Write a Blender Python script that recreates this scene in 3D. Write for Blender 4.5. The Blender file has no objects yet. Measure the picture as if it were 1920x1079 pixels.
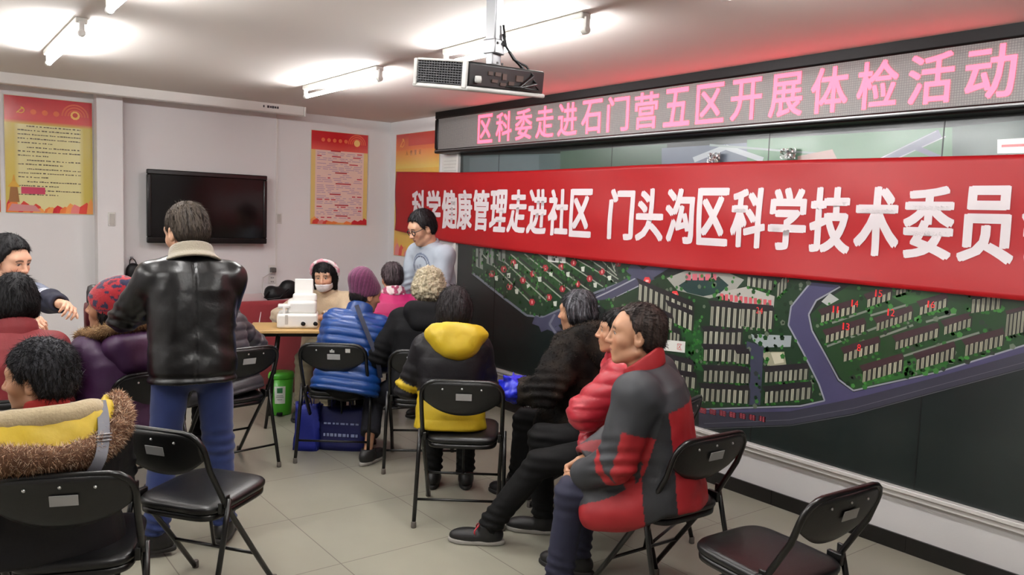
import bpy, bmesh, math, random
import numpy as np
from mathutils import Vector, Matrix

random.seed(7)
SC = bpy.context.scene
COL = SC.collection
PI = math.pi
H_CEIL = 2.57

# ------------------------------------------------------------------ camera
cam_d = bpy.data.cameras.new('camera')
cam_d.sensor_width = 36.0
cam_d.lens = 1496.0 / 1920.0 * 36.0
cam_d.clip_start = 0.05
cam = bpy.data.objects.new('camera', cam_d)
COL.objects.link(cam)
_yaw, _pit, _rol = (math.radians(a) for a in (37.3, 5.13, 2.07))
_f = Vector((math.sin(_yaw) * math.cos(_pit), math.cos(_yaw) * math.cos(_pit), -math.sin(_pit)))
_r0 = Vector((math.cos(_yaw), -math.sin(_yaw), 0.0))
_u0 = _r0.cross(_f)
_r = _r0 * math.cos(_rol) + _u0 * math.sin(_rol)
_u = -_r0 * math.sin(_rol) + _u0 * math.cos(_rol)
cam.matrix_world = Matrix(((_r.x, _u.x, -_f.x, -4.053), (_r.y, _u.y, -_f.y, -7.501), (_r.z, _u.z, -_f.z, 1.65), (0, 0, 0, 1)))
SC.camera = cam

# ------------------------------------------------------------------ world, exposure
world = bpy.data.worlds.new('world')
SC.world = world
world.use_nodes = True
world.node_tree.nodes['Background'].inputs[0].default_value = (0.02, 0.02, 0.022, 1)
world.node_tree.nodes['Background'].inputs[1].default_value = 1.0
SC.view_settings.view_transform = 'Standard'
SC.view_settings.look = 'None'
SC.view_settings.exposure = 0.9
SC.view_settings.gamma = 1.0
SC.view_settings.use_curve_mapping = False
TUBE_POWER = 92.0
SC.cycles.use_denoising = True
SC.cycles.max_bounces = 8
SC.cycles.diffuse_bounces = 5
SC.cycles.caustics_reflective = False
SC.cycles.caustics_refractive = False


# ------------------------------------------------------------------ materials
def lin(c):
    return tuple((v / 12.92 if v <= 0.04045 else ((v + 0.055) / 1.055) ** 2.4) for v in (x / 255.0 for x in c))


MATS = {}


def mat(name, rgb=None, rough=0.6, metal=0.0, var=0.12, scale=9.0, bump=0.0, bscale=60.0, emit=None, estr=0.0, spec=0.5,
        coat=0.0, sheen=0.0, attr=False, stretch=None, alpha=None, trans=0.0):
    """A procedural Principled material: base colour (sRGB 0-255, or the mesh's own print colours) varied by noise, with noise bump."""
    if name in MATS:
        return MATS[name]
    m = bpy.data.materials.new(name)
    m.use_nodes = True
    nt = m.node_tree
    N, L = nt.nodes, nt.links
    b = N['Principled BSDF']
    tc = N.new('ShaderNodeTexCoord')
    mp = N.new('ShaderNodeMapping')
    L.new(tc.outputs['Object'], mp.inputs['Vector'])
    if stretch:
        mp.inputs['Scale'].default_value = stretch
    nz = N.new('ShaderNodeTexNoise')
    nz.inputs['Scale'].default_value = scale
    nz.inputs['Detail'].default_value = 3.0
    L.new(mp.outputs[0], nz.inputs['Vector'])
    mr = N.new('ShaderNodeMapRange')
    mr.inputs['To Min'].default_value = 1.0 - var
    mr.inputs['To Max'].default_value = 1.0 + var
    L.new(nz.outputs['Fac'], mr.inputs['Value'])
    mx = N.new('ShaderNodeMix')
    mx.data_type = 'RGBA'
    mx.blend_type = 'MULTIPLY'
    mx.inputs['Factor'].default_value = 1.0
    if attr:
        at = N.new('ShaderNodeAttribute')
        at.attribute_name = 'Col'
        L.new(at.outputs['Color'], mx.inputs['A'])
    else:
        mx.inputs['A'].default_value = lin(rgb) + (1.0,)
    L.new(mr.outputs[0], mx.inputs['B'])
    L.new(mx.outputs['Result'], b.inputs['Base Color'])
    b.inputs['Roughness'].default_value = rough
    b.inputs['Metallic'].default_value = metal
    b.inputs['Specular IOR Level'].default_value = spec
    if coat:
        b.inputs['Coat Weight'].default_value = coat
        b.inputs['Coat Roughness'].default_value = 0.12
    if sheen:
        b.inputs['Sheen Weight'].default_value = sheen
        b.inputs['Sheen Roughness'].default_value = 0.5
    if trans:
        b.inputs['Transmission Weight'].default_value = trans
    if emit is not None:
        b.inputs['Emission Color'].default_value = lin(emit) + (1.0,)
        b.inputs['Emission Strength'].default_value = estr
    if bump:
        nb = N.new('ShaderNodeTexNoise')
        nb.inputs['Scale'].default_value = bscale
        nb.inputs['Detail'].default_value = 4.0
        L.new(mp.outputs[0], nb.inputs['Vector'])
        bp = N.new('ShaderNodeBump')
        bp.inputs['Strength'].default_value = bump
        bp.inputs['Distance'].default_value = 0.01
        L.new(nb.outputs['Fac'], bp.inputs['Height'])
        L.new(bp.outputs[0], b.inputs['Normal'])
    MATS[name] = m
    return m


def floor_material():
    m = bpy.data.materials.new('polished_floor_tiles')
    m.use_nodes = True
    nt = m.node_tree
    N, L = nt.nodes, nt.links
    b = N['Principled BSDF']
    tc = N.new('ShaderNodeTexCoord')
    mp = N.new('ShaderNodeMapping')
    mp.inputs['Location'].default_value = (2.47, 4.18, 0)
    L.new(tc.outputs['Object'], mp.inputs['Vector'])
    br = N.new('ShaderNodeTexBrick')
    br.offset = 0.0
    br.squash = 1.0
    br.inputs['Scale'].default_value = 1.0
    br.inputs['Brick Width'].default_value = 0.65
    br.inputs['Row Height'].default_value = 0.637
    br.inputs['Mortar Size'].default_value = 0.003
    br.inputs['Mortar Smooth'].default_value = 0.3
    br.inputs['Color1'].default_value = lin((151, 149, 134)) + (1,)
    br.inputs['Color2'].default_value = lin((147, 144, 130)) + (1,)
    br.inputs['Mortar'].default_value = lin((108, 103, 92)) + (1,)
    L.new(mp.outputs[0], br.inputs['Vector'])
    nz = N.new('ShaderNodeTexNoise')
    nz.inputs['Scale'].default_value = 5.0
    nz.inputs['Detail'].default_value = 6.0
    L.new(tc.outputs['Object'], nz.inputs['Vector'])
    mr = N.new('ShaderNodeMapRange')
    mr.inputs['To Min'].default_value = 0.93
    mr.inputs['To Max'].default_value = 1.05
    L.new(nz.outputs['Fac'], mr.inputs['Value'])
    mx = N.new('ShaderNodeMix')
    mx.data_type = 'RGBA'
    mx.blend_type = 'MULTIPLY'
    mx.inputs['Factor'].default_value = 1.0
    L.new(br.outputs['Color'], mx.inputs['A'])
    L.new(mr.outputs[0], mx.inputs['B'])
    L.new(mx.outputs['Result'], b.inputs['Base Color'])
    b.inputs['Roughness'].default_value = 0.28
    b.inputs['Specular IOR Level'].default_value = 0.35
    return m


# ------------------------------------------------------------------ mesh helpers
def link_mesh(name, V, F, material=None, parent=None, smooth=True, cols=None, loc=None):
    """One mesh object. V are world points unless a parent is given; then they are relative to the parent (which is never rotated here)."""
    me = bpy.data.meshes.new(name)
    V = np.asarray(V, dtype=np.float32)
    if isinstance(F, np.ndarray):
        n, k = F.shape
        me.vertices.add(len(V))
        me.vertices.foreach_set('co', V.ravel())
        me.loops.add(n * k)
        me.loops.foreach_set('vertex_index', F.astype(np.int32).ravel())
        me.polygons.add(n)
        me.polygons.foreach_set('loop_start', np.arange(0, n * k, k, dtype=np.int32))
        me.update(calc_edges=True)
    else:
        me.from_pydata(V.tolist(), [], [list(f) for f in F])
        me.update()
    if smooth:
        me.polygons.foreach_set('use_smooth', np.ones(len(me.polygons), dtype=bool))
    if cols is not None:
        a = me.color_attributes.new('Col', 'FLOAT_COLOR', 'POINT')
        c = np.ones((len(V), 4), dtype=np.float32)
        c[:, :3] = cols
        a.data.foreach_set('color', c.ravel())
    o = bpy.data.objects.new(name, me)
    if material:
        me.materials.append(material)
    COL.objects.link(o)
    if parent:
        o.parent = parent
    if loc is not None:
        o.location = loc
    return o


class MB:
    """Collects boxes, tubes, lathes and sheets into one mesh."""

    def __init__(self):
        self.V, self.F = [], []

    def add(self, V, F):
        k = len(self.V)
        self.V += [tuple(v) for v in V]
        self.F += [tuple(i + k for i in f) for f in F]
        return self

    def box(self, c, s, R=None, taper=1.0):
        hx, hy, hz = (q / 2.0 for q in s)
        P = []
        for z in (-hz, hz):
            t = taper if z > 0 else 1.0
            for x, y in ((-hx, -hy), (hx, -hy), (hx, hy), (-hx, hy)):
                p = Vector((x * t, y * t, z))
                if R is not None:
                    p = R @ p
                P.append((p.x + c[0], p.y + c[1], p.z + c[2]))
        return self.add(P, [(3, 2, 1, 0), (4, 5, 6, 7), (0, 1, 5, 4), (1, 2, 6, 5), (2, 3, 7, 6), (3, 0, 4, 7)])

    def box2(self, a, b):
        return self.box([(a[i] + b[i]) / 2 for i in range(3)], [abs(b[i] - a[i]) for i in range(3)])

    def tube(self, path, r, n=10, closed=False, flat=1.0):
        pts = [Vector(p) for p in path]
        rs = r if isinstance(r, (list, tuple)) else [r] * len(pts)
        V, F = [], []
        up = None
        m = len(pts)
        for i, p in enumerate(pts):
            if closed:
                d = (pts[(i + 1) % m] - pts[i - 1]).normalized()
            else:
                d = (pts[min(i + 1, m - 1)] - pts[max(i - 1, 0)]).normalized()
            if up is None:
                up = d.orthogonal().normalized()
            up = (up - d * up.dot(d))
            up = up.normalized() if up.length > 1e-6 else d.orthogonal().normalized()
            s = d.cross(up)
            for k in range(n):
                a = 2 * PI * k / n
                V.append(p + up * (math.cos(a) * rs[i]) + s * (math.sin(a) * rs[i] * flat))
        for i in range(m if closed else m - 1):
            j = (i + 1) % m
            for k in range(n):
                k2 = (k + 1) % n
                F.append((i * n + k, i * n + k2, j * n + k2, j * n + k))
        if not closed:
            F.append(tuple(range(n - 1, -1, -1)))
            F.append(tuple((m - 1) * n + k for k in range(n)))
        return self.add(V, F)

    def lathe(self, prof, c=(0, 0, 0), n=24, ax='z', sq=1.0):
        V, F = [], []
        for (r, z) in prof:
            for k in range(n):
                a = 2 * PI * k / n
                x, y = r * math.cos(a), r * math.sin(a) * sq
                if ax == 'z':
                    V.append((c[0] + x, c[1] + y, c[2] + z))
                elif ax == 'y':
                    V.append((c[0] + x, c[1] + z, c[2] + y))
                else:
                    V.append((c[0] + z, c[1] + x, c[2] + y))
        m = len(prof)
        for i in range(m - 1):
            for k in range(n):
                k2 = (k + 1) % n
                q = (i * n + k, i * n + k2, (i + 1) * n + k2, (i + 1) * n + k)
                F.append(q if ax != 'y' else q[::-1])
        cap0 = tuple(range(n - 1, -1, -1))
        cap1 = tuple((m - 1) * n + k for k in range(n))
        F.append(cap0 if ax != 'y' else cap0[::-1])
        F.append(cap1 if ax != 'y' else cap1[::-1])
        return self.add(V, F)

    def rings(self, rings, cap=True):
        n = len(rings[0])
        V = [p for rg in rings for p in rg]
        F = []
        for i in range(len(rings) - 1):
            for k in range(n):
                k2 = (k + 1) % n
                F.append((i * n + k, i * n + k2, (i + 1) * n + k2, (i + 1) * n + k))
        if cap:
            F.append(tuple(range(n - 1, -1, -1)))
            F.append(tuple((len(rings) - 1) * n + k for k in range(n)))
        return self.add(V, F)

    def sheet(self, nu, nv, fn, thick=None):
        """Grid sheet fn(u, v) -> point, u and v in 0..1; thick = offset vector for a closed slab."""
        V = [fn(i / nu, j / nv) for j in range(nv + 1) for i in range(nu + 1)]
        w = nu + 1
        F = [(j * w + i, j * w + i + 1, (j + 1) * w + i + 1, (j + 1) * w + i) for j in range(nv) for i in range(nu)]
        if thick is not None:
            k = len(V)
            V2 = [tuple(p[a] + thick[a] for a in range(3)) for p in V]
            F2 = [tuple(q + k for q in f[::-1]) for f in F]
            edge = [i for i in range(w)] + [j * w + nu for j in range(1, nv + 1)] + [nv * w + i for i in range(nu - 1, -1, -1)] + [j * w for j in range(nv - 1, 0, -1)]
            E = [(edge[i], edge[i - 1], edge[i - 1] + k, edge[i] + k) for i in range(len(edge))]
            return self.add(V + V2, F + F2 + E)
        return self.add(V, F)

    def build(self, name, material=None, parent=None, smooth=False, bevel=0.0, seg=2, loc=None):
        o = link_mesh(name, self.V, self.F, material, parent, smooth, loc=loc)
        if bevel:
            md = o.modifiers.new('bevel', 'BEVEL')
            md.width = bevel
            md.segments = seg
            md.limit_method = 'ANGLE'
            md.angle_limit = math.radians(40)
            o.data.polygons.foreach_set('use_smooth', np.ones(len(o.data.polygons), dtype=bool))
            try:
                o.data.set_sharp_from_angle(angle=math.radians(50))
            except Exception:
                pass
        return o


def empty(name, loc=(0, 0, 0), rz=0.0):
    o = bpy.data.objects.new(name, None)
    o.empty_display_size = 0.1
    o.location = loc
    o.rotation_euler = (0, 0, rz)
    COL.objects.link(o)
    return o


def tag(o, label=None, cat=None, group=None, kind=None):
    if label:
        o['label'] = label
    if cat:
        o['category'] = cat
    if group:
        o['group'] = group
    if kind:
        o['kind'] = kind
    return o


def struct(name, mb, material, bevel=0.0, label=None):
    o = mb.build(name, material, bevel=bevel)
    o['kind'] = 'structure'
    if label:
        o['label'] = label
    return o


def copy_tree(o, parent=None):
    c = o.copy()
    COL.objects.link(c)
    if parent:
        c.parent = parent
    for ch in list(o.children):
        copy_tree(ch, c)
    return c


def text_mesh(body, offset=0.0):
    """Glyph outlines of one string as (vertices Nx2, faces), from the built-in font."""
    c = bpy.data.curves.new('glyph', 'FONT')
    c.body = body
    c.fill_mode = 'FRONT'
    c.offset = offset
    c.resolution_u = 3
    o = bpy.data.objects.new('glyph', c)
    COL.objects.link(o)
    dg = bpy.context.evaluated_depsgraph_get()
    m = bpy.data.meshes.new_from_object(o.evaluated_get(dg))
    V = [(v.co.x, v.co.y) for v in m.vertices]
    F = [tuple(p.vertices) for p in m.polygons]
    bpy.data.objects.remove(o)
    bpy.data.curves.remove(c)
    bpy.data.meshes.remove(m)
    return V, F


def fit_glyph(ch, offset=0.0):
    """A glyph scaled to the unit square 0..1 by its own bounds."""
    V, F = text_mesh(ch, offset)
    xs = [v[0] for v in V]
    ys = [v[1] for v in V]
    return [((v[0] - min(xs)) / (max(xs) - min(xs) + 1e-9), (v[1] - min(ys)) / (max(ys) - min(ys) + 1e-9)) for v in V], F


# ------------------------------------------------------------------ the room
WALL = mat('white_wall_paint', (214, 212, 212), 0.7, var=0.035, scale=1.6, bump=0.05, bscale=90)
CEIL = mat('white_ceiling_paint', (214, 207, 201), 0.8, var=0.03, scale=1.2, bump=0.04, bscale=70)
TRIMW = mat('white_gloss_trim', (212, 209, 205), 0.35, var=0.03)
BLACKTILE = mat('black_skirting_tile', (22, 21, 21), 0.25, var=0.2)
struct('floor', MB().box2((-6.4, -9.3, -0.1), (0.1, 0.1, 0.0)), floor_material())
struct('ceiling', MB().box2((-6.4, -9.3, H_CEIL), (0.1, 0.1, H_CEIL + 0.1)), CEIL)
struct('wall_back', MB().box2((-6.4, 0.0, 0.0), (0.1, 0.1, H_CEIL)), WALL)
struct('wall_right', MB().box2((0.0, -9.3, 0.0), (0.1, 0.0, H_CEIL)), WALL)
struct('wall_left', MB().box2((-6.4, -9.3, 0.0), (-6.3, 0.0, H_CEIL)), WALL)
struct('wall_front', MB().box2((-6.3, -9.3, 0.0), (0.0, -9.2, H_CEIL)), WALL)
o = struct('pillar', MB().box2((-2.785, -0.14, 0.0), (-2.585, 0.0, H_CEIL)), WALL, bevel=0.006)
bb = MB()
y = -0.002
while y > -9.2:
    bb.box2((-0.012, max(y - 0.797, -9.2), 0.0), (0.0, y, 0.085))
    y -= 0.8
struct('baseboard_right', bb, BLACKTILE)
struct('baseboard_back', MB().box2((-6.3, -0.012, 0.0), (-2.785, 0.0, 0.085)).box2((-2.585, -0.012, 0.0), (-0.012, 0.0, 0.085)), BLACKTILE)
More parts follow.
